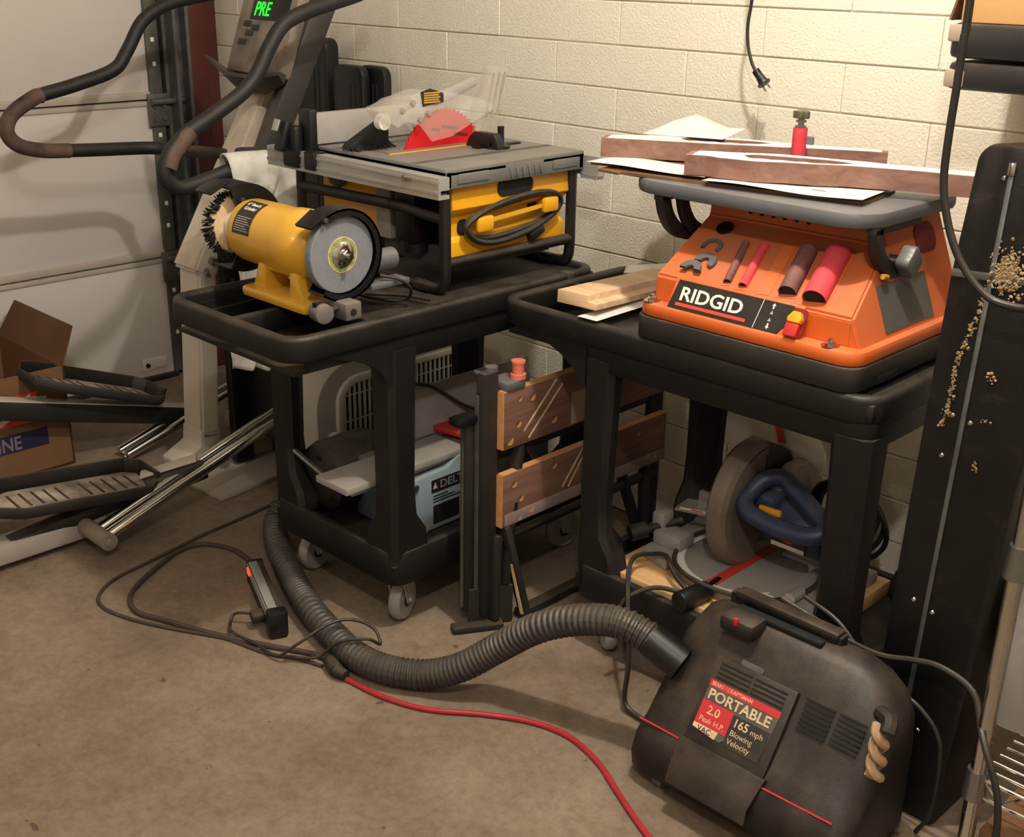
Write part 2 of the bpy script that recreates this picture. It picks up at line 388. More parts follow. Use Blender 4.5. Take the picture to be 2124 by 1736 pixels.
for k in range(4): var.append(block_mesh(.0010, BL-.0010, 'full%d' % k))
half = block_mesh(.0022, BL*.5-.0022, 'half')
for r in range(-12, 13):
    z0 = 1.2083-r*RH
    if z0 > 2.41 or z0 < -.02: continue
    off = 0 if r % 2 == 0 else .5
    k = -3
    while (k+off)*BL < 3.9:
        x = (k+off)*BL
        o = bpy.data.objects.new('block', random.choice(var)); COL.objects.link(o); o.parent = wall
        o.location = V(x, random.uniform(-.0012, .0012), max(z0, .001)) - WL[wall]
        k += 1
# garage door on the left
DX = -.90
dr = bpy.data.objects.new('door_1', None); COL.objects.link(dr); dr.location = (DX, -1.6, 0); dr['kind'] = 'structure'; WL[dr] = V(DX, -1.6, 0)
zs = [0.012, .43, .95, 1.47, 2.0]
for i in range(4):
    b = B(); b.bb(DX-.045, DX, -3.4, -.285, zs[i]+.003, zs[i+1]-.003, .004)
    p = ob('door_panel', b, m_door, dr)
    if i > 0:
        b = B(); b.bb(DX-.002, DX+.006, -3.4, -.285, zs[i]-.020, zs[i]-.004, .003); b.bb(DX-.002, DX+.009, -3.4, -.285, zs[i]+.002, zs[i]+.026, .003)
        ob('section_rail', b, m_doorseam, p)
b = B(); b.bb(DX, DX+.006, -.42, -.325, .045, .085, .002); pl = ob('latch_plate', b, m_door, dr)
b = B(); b.cyl((DX+.004, -.40, .062), (DX+.012, -.40, .062), .008, n=14); ob('latch_hole', b, m_dark, pl)
b = B(); b.bb(DX-.01, DX+.012, -3.4, -.285, .0, .02, .003); ob('bottom_seal', b, m_blkdust, dr)
# steel end stile with hinge plates
es = B(); es.bb(DX, DX+.012, -.300, -.256, .02, 1.98, .002)
o = ob('end_stile', es, m_galvd, dr)
for zc in (.43, .95, 1.47):
    h = B(); h.bb(DX+.012, DX+.02, -.315, -.24, zc-.085, zc+.02, .003); h.cyl((DX+.028, -.31, zc-.005), (DX+.028, -.19, zc-.005), .011, n=14)
    hg = ob('hinge', h, m_galvd, o)
    for q in (-.02, -.06):
        k = B(); k.cyl((DX+.02, -.295, zc+q), (DX+.026, -.295, zc+q), .007, n=10); k.cyl((DX+.02, -.262, zc+q), (DX+.026, -.262, zc+q), .007, n=10); ob('bolt', k, m_stl, o)
zc = .08
while zc < 1.95:
    if min(abs(zc-s) for s in zs) > .1:
        k = B(); k.bb(DX+.011, DX+.0135, -.284, -.272, zc, zc+.014, .002); ob('slot', k, m_white, o)
    zc += .075
# door track, jamb
tr = thing('door_track', (DX, -.2, 0), 'vertical galvanised steel garage door track beside the oxblood jamb', 'door track')
b = B(); b.prism([(0, 0), (.05, 0), (.05, .012), (.012, .012), (.012, .045), (.05, .045), (.05, .057), (0, .057)], (DX+.01, -.228, 0), (1, 0, 0), (0, 1, 0), (0, 0, 2.0)); ob('channel', b, m_galv, tr)
b = B(); b.bb(DX-.03, DX+.01, -.24, -.165, 0, 2.0); ob('mounting_angle', b, m_galvd, tr)
for zc in (.35, .78, 1.2, 1.6):
    b = B(); b.bb(DX-.02, DX+.035, -.172, -.150, zc, zc+.06, .003); ob('track_bracket', b, m_galvd, tr)
b = B(); b.bb(DX-.06, DX+.015, -.15, -.082, 0, 2.2, .004); struct('trim_1', b, m_redjamb)
b = B(); b.bb(DX-.2, DX-.05, -.285, 0, 0, 2.2); struct('trim_2', b, m_redjamb)

# ================================================================== utility carts
def caster(root, x, y, ang):
    c, s_ = math.cos(ang), math.sin(ang); tx = V(c, s_, 0); ax = V(-s_, c, 0); o = V(x, y, 0)+tx*.018
    b = B()
    b.bb(x-.032, x+.032, y-.032, y+.032, .121, .127)
    b.cyl((x, y, .105), (x, y, .122), .02, n=16)
    for k in (-1, 1):
        q = o+ax*k*.019
        b.prism([(-.035, .112), (.012, .112), (.014, .045), (-.012, .045)], q-ax*.0015, tx, (0, 0, 1), ax*.003)
    b.bar(o-tx*.03+V(0, 0, .112), o+tx*.012+V(0, 0, .112), .042, .006)
    b.cyl(o-ax*.024+V(0, 0, .05), o+ax*.024+V(0, 0, .05), .006, n=10)
    cs = ob('caster', b, m_alu, root)
    b = B(); b.lathe([(.018, -.012), (.018, -.014), (.036, -.013), (.044, -.014), (.049, -.008), (.05, 0), (.049, .008), (.044, .014), (.036, .013), (.018, .014), (.018, .012)], o+V(0, 0, .05), ax, 28)
    ob('wheel', b, m_tyre, cs)
    b = B(); b.cyl(o-ax*.0125+V(0, 0, .05), o+ax*.0125+V(0, 0, .05), .0365, n=24); ob('hub', b, m_blk2, cs)
def rpath(x0, x1, y0, y1, r, z, n=6):
    pts = []
    for (cx, cy, a) in ((x1-r, y1-r, 0), (x0+r, y1-r, 90), (x0+r, y0+r, 180), (x1-r, y0+r, 270)):
        for i in range(n+1):
            t = math.radians(a+90*i/n); pts.append((cx+r*math.cos(t), cy+r*math.sin(t), z))
    return pts
def rp(w_, h_): return rrect(w_, h_, min(w_, h_)*.38, 3)
def cart(loc, rot, label, angs):
    M = Matrix.Translation(loc) @ Matrix.Rotation(rot, 4, 'Z')
    root = thing('utility_cart', loc, label, 'cart', 'black plastic utility carts')
    hw, X0, X1, T = .223, -.32-.24, .32, .735      # local: lower shelf centred on x=0
    # upper shelf: rim, skirt, deck, handle tray
    b = B(M)
    b.sweep(rpath(X0+.012, X1-.012, -hw+.012, hw-.012, .045, T-.026), rp(.026, .052), True, (0, 0, 1))
    b.sweep(rpath(-.325, X1-.016, -hw+.016, hw-.016, .03, T-.055), rrect(.022, .085, .006, 2), True, (0, 0, 1))
    b.bb(-.325, X1-.01, -hw+.012, hw-.012, T-.045, T-.013, .004)
    b.bar((X0+.01, 0, T-.03), (-.33, 0, T-.03), .02, .05, bev=.006)
    b.bb(X0+.02, -.33, -hw+.02, hw-.02, T-.078, T-.07)
    for sy in (-1, 1):
        b.bar((X0+.05, sy*(hw-.02), T-.05), (-.33, sy*(hw-.02), T-.05), .014, .05)
        prof = [(-.31, T-.04), (X0+.06, T-.045), (X0+.10, T-.056), (X0+.145, T-.070), (X0+.18, T-.084), (X0+.205, T-.098), (X0+.225, T-.115), (X0+.236, T-.14), (-.31, T-.14)]
        b.prism(prof, (0, sy*(hw-.006) if sy > 0 else -hw+.006, 0), (1, 0, 0), (0, 0, 1), (0, -sy*.03, 0))
    ob('top_shelf', b, m_blk, root)
    # lower shelf
    b = B(M)
    b.sweep(rpath(-.31, X1-.01, -hw+.01, hw-.01, .03, .163), rrect(.02, .08, .006, 2), True, (0, 0, 1))
    b.bb(-.315, X1-.006, -hw+.008, hw-.008, .14, .172)
    ob('lower_shelf', b, m_blk, root)
    # corner legs
    for sx in (-1, 1):
        for sy in (-1, 1):
            ox, oy = sx*.316, sy*(hw-.004); rings = []
            for z, s1 in ((.19, .108), (.235, .10), (.275, .074), (.34, .069), (.56, .074), (.62, .076), (.66, .078)):
                c = .012
                pts = [(0, c), (c, 0), (s1-c, 0), (s1, c), (s1, s1*.45), (s1*.45, s1), (c, s1), (0, s1-c)]
                rings.append([(ox-sx*a, oy-sy*d, z) for a, d in pts])
            b = B(M); b.loft(rings); ob('leg', b, m_blk, root)
    for i, (sx, sy) in enumerate(((-1, -1), (-1, 1), (1, -1), (1, 1))):
        p = M @ V(sx*.262, sy*.165, 0); caster(root, p.x, p.y, angs[i])
    return root, M
c1, M1 = cart((.757, -.55, 0), pi/2, 'black utility cart carrying the yellow table saw and bench grinder', (2.0, 1.75, 1.4, 1.2))
c2, M2 = cart((1.567, -.378, 0), 0.0, 'black utility cart carrying the orange spindle sander', (-.7, 1.2, .4, .8))
b = B(); b.bb(.9505, .983, -.345, -.322, .672, .7365, .004); ob('tape_strip', b, m_galvd, c1)
# ================================================================== bench grinder (on the handle tray of the saw cart)
AY, AZ = -.925, .857
g = thing('bench_grinder', (.755, -.925, .735), 'yellow bench grinder with grey stone wheel and black guards', 'bench grinder')
b = B(); b.bb(.645, .865, -.99, -.86, .735, .758, .008); ob('base', b, m_yelp, g)
for sx, x in ((1, .70), (-1, .81)):
    pass
b = B()
b.prism([(.672, .757), (.708, .757), (.716, .805), (.70, .815), (.695, .79)], (0, -.972, 0), (1, 0, 0), (0, 0, 1), (0, .094, 0))
for (x0, x1, x2, x3) in ((.668, .705, .712, .692), (.795, .838, .818, .798)):
    b.prism([(x0, .757), (x1, .757), (x2, .812), (x3, .812)], (0, -.975, 0), (1, 0, 0), (0, 0, 1), (0, .10, 0), .004)
b.bb(.685, .825, -.968, -.885, .797, .825, .006)
b.bb(.69, .82, -.915, -.885, .757, .80)
ob('pedestal', b, m_yelp, g)
b = B(); b.bb(.728, .772, -.93, -.91, .765, .79, .003); sw = ob('switch', b, m_blk2, g)
b = B(); b.bb(.735, .765, -.934, -.929, .778, .782); ob('switch_mark', b, m_white, sw)
b = B(); b.lathe([(0, 0), (.03, 0), (.035, .004), (.055, .006), (.064, .012), (.0665, .024), (.0675, .11), (.067, .17), (.071, .175), (.072, .20), (.068, .225), (.058, .25), (.045, .262), (.03, .268), (0, .268)], (.59, AY, AZ), (1, 0, 0), 40); mot = ob('motor_housing', b, m_yelp, g)
# rating plate wrapped on the housing
def wrap(bm, x0, th0, r):
    for v in bm.verts:
        u, w_, d = v.co.x, v.co.y, v.co.z
        th = th0+w_/r; rr = r+d
        v.co = V(x0+u, AY-rr*math.cos(th), AZ+rr*math.sin(th))
b = B(); b.grid(lambda i, j: (.060*i, -.001+.084*j, 0), 2, 14); wrap(b.bm, .628, math.radians(8), .0682); dec = ob('rating_plate', b, m_label, mot)
for s_, sz, u, w_, mt in (('6" Bench', .0125, .014, .066, m_white), ('Grinder', .0125, .018, .053, m_white)):
    q = B(); q.bm.free(); q.bm = text_bm(s_, sz, bold=.02, ext=.0002); wrap(q.bm, .628+u*.6, math.radians(8)+w_/.0685-.0, .0690); ob('lettering', q, mt, dec, 0)
q = B()
for i in range(7):
    ww = .05-.006*(i % 3); q.bm.from_mesh((lambda bb: finish(bb.grid(lambda i_, j_: (.006+ww*i_, .006+.0048*i+.0016*j_, 0), 1, 1).bm, 't', m_white))(B()))
wrap(q.bm, .628, math.radians(8), .0688); ob('small_print', q, m_smalltext, dec, 0)
# right wheel and guard
b = B(); b.lathe([(0, 0), (.075, 0), (.0765, .0015), (.0765, .0185), (.075, .02), (0, .02)], (.888, AY, AZ), (1, 0, 0), 48); wh = ob('stone_wheel', b, m_wheel, g)
b = B(); b.lathe([(.0, 0), (.035, 0), (.035, .0006), (0, .0006)], (.908, AY, AZ), (1, 0, 0), 36); ob('wheel_label', b, mat('green_cream_label', (170, 180, 110), .6, col2=(110, 130, 70), scale=60), wh)
b = B(); b.lathe([(.0335, 0), (.0355, 0), (.0355, .0009), (.0335, .0009)], (.908, AY, AZ), (1, 0, 0), 36); ob('label_ring', b, m_cream, wh)
b = B(); b.lathe([(.026, 0), (.026, .002), (.02, .006), (.013, .007), (.013, .010), (0, .010)], (.9085, AY, AZ), (1, 0, 0), 28); b.cyl((.918, AY, AZ), (.926, AY, AZ), .011, n=6); b.cyl((.926, AY, AZ), (.936, AY, AZ), .006, n=12); ob('flange_nut', b, m_chr, g)
def guard(x0, x1, r, a0, a1, plate):
    b = B()
    n = 28
    ring = lambda rr: [(rr*math.cos(math.radians(a0+(a1-a0)*i/n)), rr*math.sin(math.radians(a0+(a1-a0)*i/n))) for i in range(n+1)]
    b.prism(ring(r)+ring(r-.004)[::-1], (x0, AY, AZ), (0, 1, 0), (0, 0, 1), (x1-x0, 0, 0))
    b.prism(ring(r)+ring(r-.014)[::-1], (x1-.002, AY, AZ), (0, 1, 0), (0, 0, 1), (.002, 0, 0))
    b.prism(ring(r)+ring(.03)[::-1], (plate, AY, AZ), (0, 1, 0), (0, 0, 1), (.003, 0, 0))
    return b
G = guard(.868, .918, .091, -128, 118, .866); G.box((.893, AY-.060, AZ+.074), (.05, .045, .006), .001, Matrix.Rotation(math.radians(-32), 3, 'X').inverted()); gd = ob('wheel_guard', G, m_blk2, g)
b = B(); b.cyl((.914, AY-.045, AZ+.075), (.921, AY-.045, AZ+.075), .005, n=10); ob('guard_screw', b, m_stl, gd)
b = B(); b.cyl((.89, AY+.088, AZ-.03), (.89, AY+.14, AZ-.03), .022, n=18); b.box((.9, AY+.11, AZ-.075), (.045, .1, .012), .003); ob('dust_port', b, m_gry, g)
b = B(); b.box((.905, AY-.02, AZ-.098), (.05, .09, .006), .002, Matrix.Rotation(.06, 3, 'X')); ob('tool_rest', b, m_blkdust, g)
# left buff and guard
b = B(); b.lathe([(0, -.02), (.03, -.019), (.058, -.012), (.066, 0), (.058, .012), (.03, .019), (0, .02)], (.537, AY, AZ), (1, 0, 0), 40); bf = ob('buffing_wheel', b, m_cream, g)
b = B()
for i in range(420):
    t = 2*pi*i/420; r0 = .05; r1 = .074+random.uniform(-.003, .002); dx = random.uniform(-.016, .016)
    b.bar((.537+dx*.5, AY+r0*math.cos(t), AZ+r0*math.sin(t)), (.537+dx, AY+r1*math.cos(t+.05), AZ+r1*math.sin(t+.05)), .0022, .0022)
ob('wire_bristles', b, m_bristle, bf)['kind'] = 'stuff'
b = B(); b.lathe([(.022, 0), (.04, .002), (.04, .014), (.022, .016)], (.556, AY, AZ), (1, 0, 0), 28); ob('buff_flange', b, m_paper, bf)
b = B(); b.cyl((.555, AY, AZ), (.60, AY, AZ), .03, n=24); ob('spindle_boss', b, m_stl, g)
n_ = 26
def guard2():
    b = B(); a0, a1 = -118, 112
    ring = lambda rr: [(rr*math.cos(math.radians(a0+(a1-a0)*i/n_)), rr*math.sin(math.radians(a0+(a1-a0)*i/n_))) for i in range(n_+1)]
    b.prism(ring(.094)+ring(.09)[::-1], (.505, AY, AZ), (0, 1, 0), (0, 0, 1), (.075, 0, 0))
    b.prism(ring(.094)+ring(.03)[::-1], (.578, AY, AZ), (0, 1, 0), (0, 0, 1), (.003, 0, 0))
    b.box((.54, AY-.052, AZ+.088), (.06, .05, .005), .001, Matrix.Rotation(math.radians(25), 3, 'X'))
    return b
b = guard2(); g2 = ob('buff_guard', b, m_blk2, g)
b = B()
for t in (60, 95, -60, -95): b.cyl((.578, AY+.06*math.cos(math.radians(t)), AZ+.06*math.sin(math.radians(t))), (.5835, AY+.06*math.cos(math.radians(t)), AZ+.06*math.sin(math.radians(t))), .005, n=10)
ob('guard_screw', b, m_stl, g2)
# small steel clamp on the tray edge
t = thing('pipe_clamp_head', (.93, -.96, .735), 'worn grey steel clamp head lying beside the grinder base', 'clamp')
b = B(); b.cyl((.905, -.990, .757), (.942, -.997, .757), .020, n=22, bev=.004); k = ob('collar', b, mat('dusty_cast_iron', (116, 110, 104), .6, .2, var=.3, scale=30, dust=.3), t)
b = B(); b.box((.924, -.994, .774), (.012, .03, .010)); ob('collar_slot', b, m_dark, k)
b = B(); b.bb(.895, .952, -.955, -.915, .736, .772, .005); k = ob('block', b, mat('dusty_cast_iron', (116, 110, 104)), t)
b = B(); b.cyl((.951, -.937, .753), (.9535, -.937, .753), .007, n=14); ob('bolt_hole', b, m_dark, k)
b = B(); b.tube([(.905, -.83, .80), (.93, -.80, .79), (.93, -.77, .765), (.90, -.76, .735), (.86, -.79, .733), (.80, -.80, .733), (.86, -.74, .733), (.93, -.72, .733)], .0035, 8, smooth=6); ob('power_cord', b, m_cord, g)

# ================================================================== table saw
ZT = .995
ts = thing('table_saw', (.66, -.45, .722), 'yellow jobsite table saw with grey table and red blade', 'table saw')
b = B(); b.bb(.395, .925, -.668, -.24, ZT-.016, ZT, .003)
b.bb(.905, .925, -.668, -.24, ZT-.042, ZT-.004, .004); b.bb(.395, .415, -.668, -.24, ZT-.042, ZT-.004, .004); b.bb(.395, .925, -.668, -.65, ZT-.042, ZT-.004, .003); b.bb(.395, .925, -.258, -.24, ZT-.042, ZT-.004, .003)
tb = ob('table_top', b, m_grytab, ts)
for (y0, y1) in ((-.635, -.545), (-.345, -.262)):
    b = B(); b.bb(.923, .9275, y0, y1, ZT-.033, ZT-.012, .002); ob('skirt_pad', b, m_grytab, tb)
b = B(); b.bb(.923, .9262, -.495, -.375, ZT-.036, ZT-.006, .002)
for i in range(6): b.box((.927, -.48+.019*i, ZT-.026), (.003, .004, .024), .001, Matrix.Rotation(.3, 3, 'X'))
ob('grip_ribs', b, m_grytab, tb)
for x in (.545, .81): b = B(); b.bb(x, x+.02, -.664, -.244, ZT-.001, ZT+.0006); ob('mitre_slot', b, m_dark if 0 else m_galvd, tb)
b = B(); b.bb(.60, .70, -.62, -.30, ZT-.001, ZT+.0012); ob('throat_plate', b, m_grytab, tb)
b = B(); b.bb(.697, .703, -.63, -.29, ZT-.001, ZT+.0016); ob('throat_edge', b, m_yel, tb)
# front and rear fence rails
for y0, y1, nm in ((-.702, -.672, 'front_rail'), (-.236, -.212, 'rear_rail')):
    b = B(); P_ = [(0, 0), (.030, 0), (.030, .008), (.006, .008), (.006, .018), (.030, .018), (.030, .044), (0, .044)]
    x0, x1 = (.345, .94) if nm == 'front_rail' else (.36, .965)
    b.prism([(y0+(0 if nm == 'front_rail' else 0)+a*(y1-y0)/.03, ZT-.056+c) for a, c in P_], (x0, 0, 0), (0, 1, 0), (0, 0, 1), (x1-x0, 0, 0))
    r_ = ob(nm, b, m_alu, ts)
    if nm == 'front_rail':
        b = B(); b.bb(.345, .94, -.7045, -.700, ZT-.045, ZT-.039); b.bb(.345, .94, -.7045, -.700, ZT-.024, ZT-.019); ob('rail_groove', b, m_alud, r_)
        b = B(); b.cyl((.84, -.71, ZT-.022), (.84, -.70, ZT-.022), .006, n=12); b.bb(.843, .86, -.708, -.703, ZT-.025, ZT-.02); ob('rail_screw', b, m_stl, r_)
    else:
        b = B()
        for i in range(12): b.bb(.912+.0042*i, .914+.0042*i, y0, y1, ZT-.064, ZT-.056)
        ob('rack_teeth', b, m_alu, r_)
# rip fence and its clamp
b = B(); b.bb(.478, .50, -.672, -.255, ZT+.003, ZT+.072, .003); fn = ob('rip_fence', b, m_alud, ts)
b = B(); b.bb(.455, .50, -.69, -.668, ZT-.03, ZT+.08, .004); b.bb(.42, .475, -.715, -.69, ZT-.05, ZT+.045, .008); b.box((.438, -.722, ZT+.02), (.03, .018, .07), .006, Matrix.Rotation(-.3, 3, 'X')); b.bb(.50, .535, -.712, -.672, ZT-.048, ZT-.008, .003); ob('fence_clamp', b, m_blk2, fn)
b = B(); b.box((.43, -.733, ZT+.045), (.02, .004, .026), .001, Matrix.Rotation(-.4, 3, 'X')); ob('clamp_badge', b, m_alu, fn)
# red blade
BX, BY, BZ, BR = .668, -.442, ZT-.043, .127
b = B(); pts = []
for i in range(60):
    a = 2*pi*i/60; pts += [(BR*.955*math.cos(a), BR*.955*math.sin(a)), (BR*math.cos(a+.02), BR*math.sin(a+.02)), (BR*.985*math.cos(a+.05), BR*.985*math.sin(a+.05))]
b.prism(pts, (BX, BY, BZ), (0, 1, 0), (0, 0, 1), (.003, 0, 0)); bl = ob('blade', b, m_redblade, ts)
for a, l in ((78, .05), (50, .045), (107, .03)):
    b = B(); c_ = math.radians(a); b.box((BX+.003, BY+.085*math.cos(c_), BZ+.085*math.sin(c_)), (.002, l, .008), .0008, Matrix.Rotation(-.15, 3, 'X')); ob('blade_slot', b, m_redslot, bl)
# clear blade guard
gp = [(-.645, 1.092), (-.625, 1.066), (-.60, 1.05), (-.575, 1.062), (-.535, 1.05), (-.50, 1.012), (-.44, 1.018), (-.36, 1.05), (-.30, 1.075), (-.345, 1.095), (-.44, 1.115), (-.52, 1.124), (-.565, 1.115), (-.60, 1.104)]
for x in (.642, .694):
    b = B(); b.prism(gp, (x, 0, 0), (0, 1, 0), (0, 0, 1), (.003, 0, 0)); ob('guard_side', b, m_clear, ts)
b = B(); b.prism([(-.652, 1.088), (-.63, 1.06), (-.60, 1.055), (-.585, 1.075), (-.545, 1.09), (-.56, 1.118), (-.61, 1.11)], (.650, 0, 0), (0, 1, 0), (0, 0, 1), (.044, 0, 0), .004); nose = ob('guard_nose', b, m_clearw, ts)
b = B(); b.cyl((.662, -.622, 1.062), (.68, -.622, 1.062), .017, n=22); ob('nose_roller', b, m_white, nose)
for y, z in ((-.585, 1.085), (-.555, 1.10), (-.535, 1.063), (-.51, 1.075)):
    b = B(); b.cyl((.69, y, z), (.70, y, z), .006, n=12); ob('guard_rivet', b, m_chr, nose)
b = B(); b.prism([(-.47, 1.085), (-.455, 1.115), (-.35, 1.145), (-.337, 1.135), (-.34, 1.122), (-.41, 1.098)], (.655, 0, 0), (0, 1, 0), (0, 0, 1), (.022, 0, 0), .005); ob('guard_handle', b, m_alud, ts)
b = B(); b.prism([(-.535, 1.122), (-.507, 1.128), (-.468, 1.116), (-.467, 1.097), (-.529, 1.09)], (.698, 0, 0), (0, 1, 0), (0, 0, 1), (.0015, 0, 0)); wl = ob('warning_label', b, m_label, ts)
b = B()
for i in range(5): b.bb(.6995, .7003, -.526, -.478-.004*(i % 2), 1.097+.005*i, 1.100+.005*i)
ob('label_stripes', b, m_yelprint, wl)
b = B(); b.prism([(-.352, 1.002), (-.30, 1.02), (-.262, 1.10), (-.245, 1.160), (-.305, 1.166), (-.318, 1.11), (-.345, 1.07)], (.655, 0, 0), (0, 1, 0), (0, 0, 1), (.028, 0, 0), .003); kb = ob('spreader_shield', b, m_clearw, ts)
for i in range(3):
    b = B(); b.bar((.6835, -.318+.018*i, 1.05), (.6835, -.293+.018*i, 1.15), .0016, .005, (0, 1, 0)); ob('shield_slot', b, m_alud, kb)
# mitre gauge
b = B(); b.prism([(0, 0), (.012, .022), (.026, .034), (.088, .034), (.098, .022), (.104, 0), (.085, 0), (.083, .012), (.076, .012), (.074, 0)], (.70, -.40, ZT), (1, .02, 0), (0, 0, 1), (0, .022, 0), .0015); mg = ob('mitre_gauge', b, m_blk2, ts)
b = B(); b.lathe([(.03, 0), (.03, .006), (.0, .006)], (.775, -.372, ZT), (0, 0, 1), 22); b.cyl((.76, -.345, ZT), (.76, -.345, ZT+.045), .008, n=12); b.bb(.742, .762, -.42, -.28, ZT, ZT+.004); ob('gauge_knob', b, m_blk2, mg)
# body: side panel with cord wrap
prof = [(.905, .952), (.905, .925), (.908, .905), (.897, .893), (.886, .885), (.884, .842), (.894, .832), (.896, .79), (.89, .775), (.872, .775), (.872, .952)]
b = B(); b.prism([(p, q) for p, q in prof], (0, -.632, 0), (1, 0, 0), (0, 0, 1), (0, .362, 0), .002); sp = ob('side_panel', b, m_yel, ts)
b = B(); b.prism(rrect(.108, .036, .016, 5), (.9030, -.445, .935), (0, 1, 0), (0, 0, 1), (.006, 0, 0)); ob('handle_opening', b, m_dark, sp)
for y, z in ((-.585, .866), (-.37, .893)):
    b = B(); b.prism(rrect(.03, .034, .012, 4), (.8830, y, z-.006), (0, 1, 0), (0, 0, 1), (.0045, 0, 0)); ob('panel_opening', b, m_dark, sp)
for y, z in ((-.55, .868), (-.345, .884)):
    b = B(); b.box((.919, y, z), (.014, .048, .034), .006); b.box((.90, y, z), (.03, .022, .018), .003); ob('cord_hook', b, m_yel, sp)
b = B(); b.bar((.914, -.53, .872), (.914, -.365, .883), .006, .008); ob('hook_bar', b, m_yel, sp)
b = B()
for k in range(2):
    e = .007*k
    b.tube([(.909+e, -.595-e, .862), (.911+e, -.575, .885), (.912+e, -.50, .899+e), (.913+e, -.40, .909+e), (.912+e, -.335, .909), (.911+e, -.308, .890), (.907+e, -.325, .862), (.908+e, -.40, .842-e), (.908+e, -.50, .832-e*1.5), (.908+e, -.565, .838-e)], .0065, 10, True, 6)
cd = ob('cord', b, m_cord, ts)
b = B(); b.box((.914, -.385, .825), (.02, .045, .02), .004, Matrix.Rotation(.45, 3, 'X')); ob('cord_plug', b, m_blk2, cd)
b = B(); b.bb(.42, .62, -.60, -.585, .80, .952); ob('front_panel', b, m_yel, ts)
b = B(); b.bb(.60, .86, -.55, -.28, .76, .95); b.bb(.62, .86, -.58, -.55, .76, .80); ob('inner_housing', b, mat('dark_grey_housing', (58, 56, 54), .6, dust=.4), ts)
b = B(); b.bb(.62, .67, -.605, -.55, .80, .95, .004); ob('tilt_scale', b, m_alud, ts)
b = B(); b.bb(.70, .775, -.625, -.55, .80, .95, .02); b.cyl((.737, -.588, .785), (.737, -.588, .81), .035, n=18); ob('motor', b, m_blk2, ts)
b = B(); b.lathe([(0, 0), (.028, .002), (.032, .01), (.028, .02), (.012, .03), (0, .03)], (.49, -.60, .925), (0, -1, 0), 20); ob('bevel_knob', b, mat('grey_knob', (86, 90, 86), .5), ts)
# tube frame
def frame_tube(pts, r=.0125, nm='frame_tube'): q = B(); q.tube(pts, r, 12, smooth=5); return ob(nm, q, m_tube, ts)
frame_tube([(.905, -.652, .952), (.905, -.652, .85), (.905, -.652, .775), (.898, -.652, .745), (.87, -.652, .7355), (.75, -.652, .7355), (.55, -.652, .7355), (.44, -.652, .7355), (.412, -.652, .745), (.405, -.652, .775), (.405, -.652, .85), (.405, -.652, .952)])
frame_tube([(.905, -.258, .952), (.905, -.258, .85), (.905, -.258, .775), (.898, -.258, .745), (.87, -.258, .7355), (.75, -.258, .7355), (.55, -.258, .7355), (.44, -.258, .7355), (.412, -.258, .745), (.405, -.258, .775), (.405, -.258, .85), (.405, -.258, .952)])
q = B(); q.cyl((.905, -.65, .792), (.905, -.26, .792), .0125, n=14); ob('side_tube', q, m_tube, ts)
q = B(); q.cyl((.405, -.65, .792), (.405, -.26, .792), .0125, n=14); ob('side_tube', q, m_tube, ts)
q = B(); q.cyl((.405, -.655, .892), (.74, -.655, .897), .0125, n=14); q.cyl((.74, -.655, .897), (.905, -.65, .885), .0115, n=14); ob('front_tube', q, m_blkdust, ts)
for y, x in ((-.652, .84), (-.258, .84), (-.652, .46), (-.258, .46)):
    q = B(); q.box((x, y, .7305), (.05, .03, .012), .004); ob('rubber_foot', q, m_blk2, ts)
# bristle brush beside the blade
br = thing('bench_brush', (.60, -.6, ZT), 'black bristled brush lying beside the red saw blade', 'brush')
b = B(); b.prism([(-.665, 0), (-.55, .0), (-.548, .058), (-.565, .056), (-.655, .012)], (.575, 0, ZT+.0025), (0, 1, 0), (0, 0, 1), (.03, 0, 0), .003); ob('brush_block', b, m_bristle, br)
b = B()
for i in range(130):
    t_ = random.random(); y = -.665+.12*t_; dx = random.uniform(0, .035)
    b.bar((.59, y+.006, ZT+.012), (.60+dx, y-random.uniform(.0, .02), ZT+.0035), .002, .002)
ob('bristles', b, m_bristle, br)['kind'] = 'stuff'
# ================================================================== spindle sander (on the right cart)
sd = thing('spindle_sander', (1.61, -.385, .735), 'orange spindle sander with grey table on black cart', 'sander')
b = B(); b.prism(rrect(.47, .435, .035, 6, 1.609, -.387), (0, 0, .7352), (1, 0, 0), (0, 1, 0), (0, 0, .043), .004)
b.bb(1.42, 1.80, -.57, -.20, .7352, .74)
ob('rubber_base', b, m_blkdust, sd)
for y in (-.49, -.30):
    b = B(); b.bb(1.8425, 1.8445, y-.035, y+.035, .736, .752, .0008); ob('base_notch', b, m_dark, sd)
b = B(); b.prism(rrect(.466, .43, .04, 6, 1.609, -.387), (0, 0, .778), (1, 0, 0), (0, 1, 0), (0, 0, .026), .007); ob('flange', b, m_org, sd)
# body: long slope on top, vertical front corners, label ramp between them, right side leaning in
SY0, SZ0, SY1, SZ1 = -.567, .852, -.41, .944
def slz(y): return SZ0+(y-SY0)*(SZ1-SZ0)/(SY1-SY0)
def rside(z): return 1.829-(z-.80)*.40
prof = [(-.567, .80), (SY0, SZ0), (SY1, SZ1), (-.405, .985), (-.385, .992), (-.19, .992), (-.19, .80)]
b = B(); b.loft([[(1.397, y, z) for y, z in prof], [(rside(z), y, z) for y, z in prof]]); bmesh.ops.bevel(b.bm, geom=[e for e in b.bm.edges if e.calc_face_angle(0) > .5], offset=.004, segments=2, affect='EDGES'); bdy = ob('body', b, m_orgd, sd)
b = B(); b.bb(1.404, 1.444, -.5685, -.566, .805, .847); ob('front_corner', b, m_org, sd)
b = B(); b.bb(1.724, 1.806, -.5685, -.566, .805, .845); ob('front_corner', b, m_org, sd)
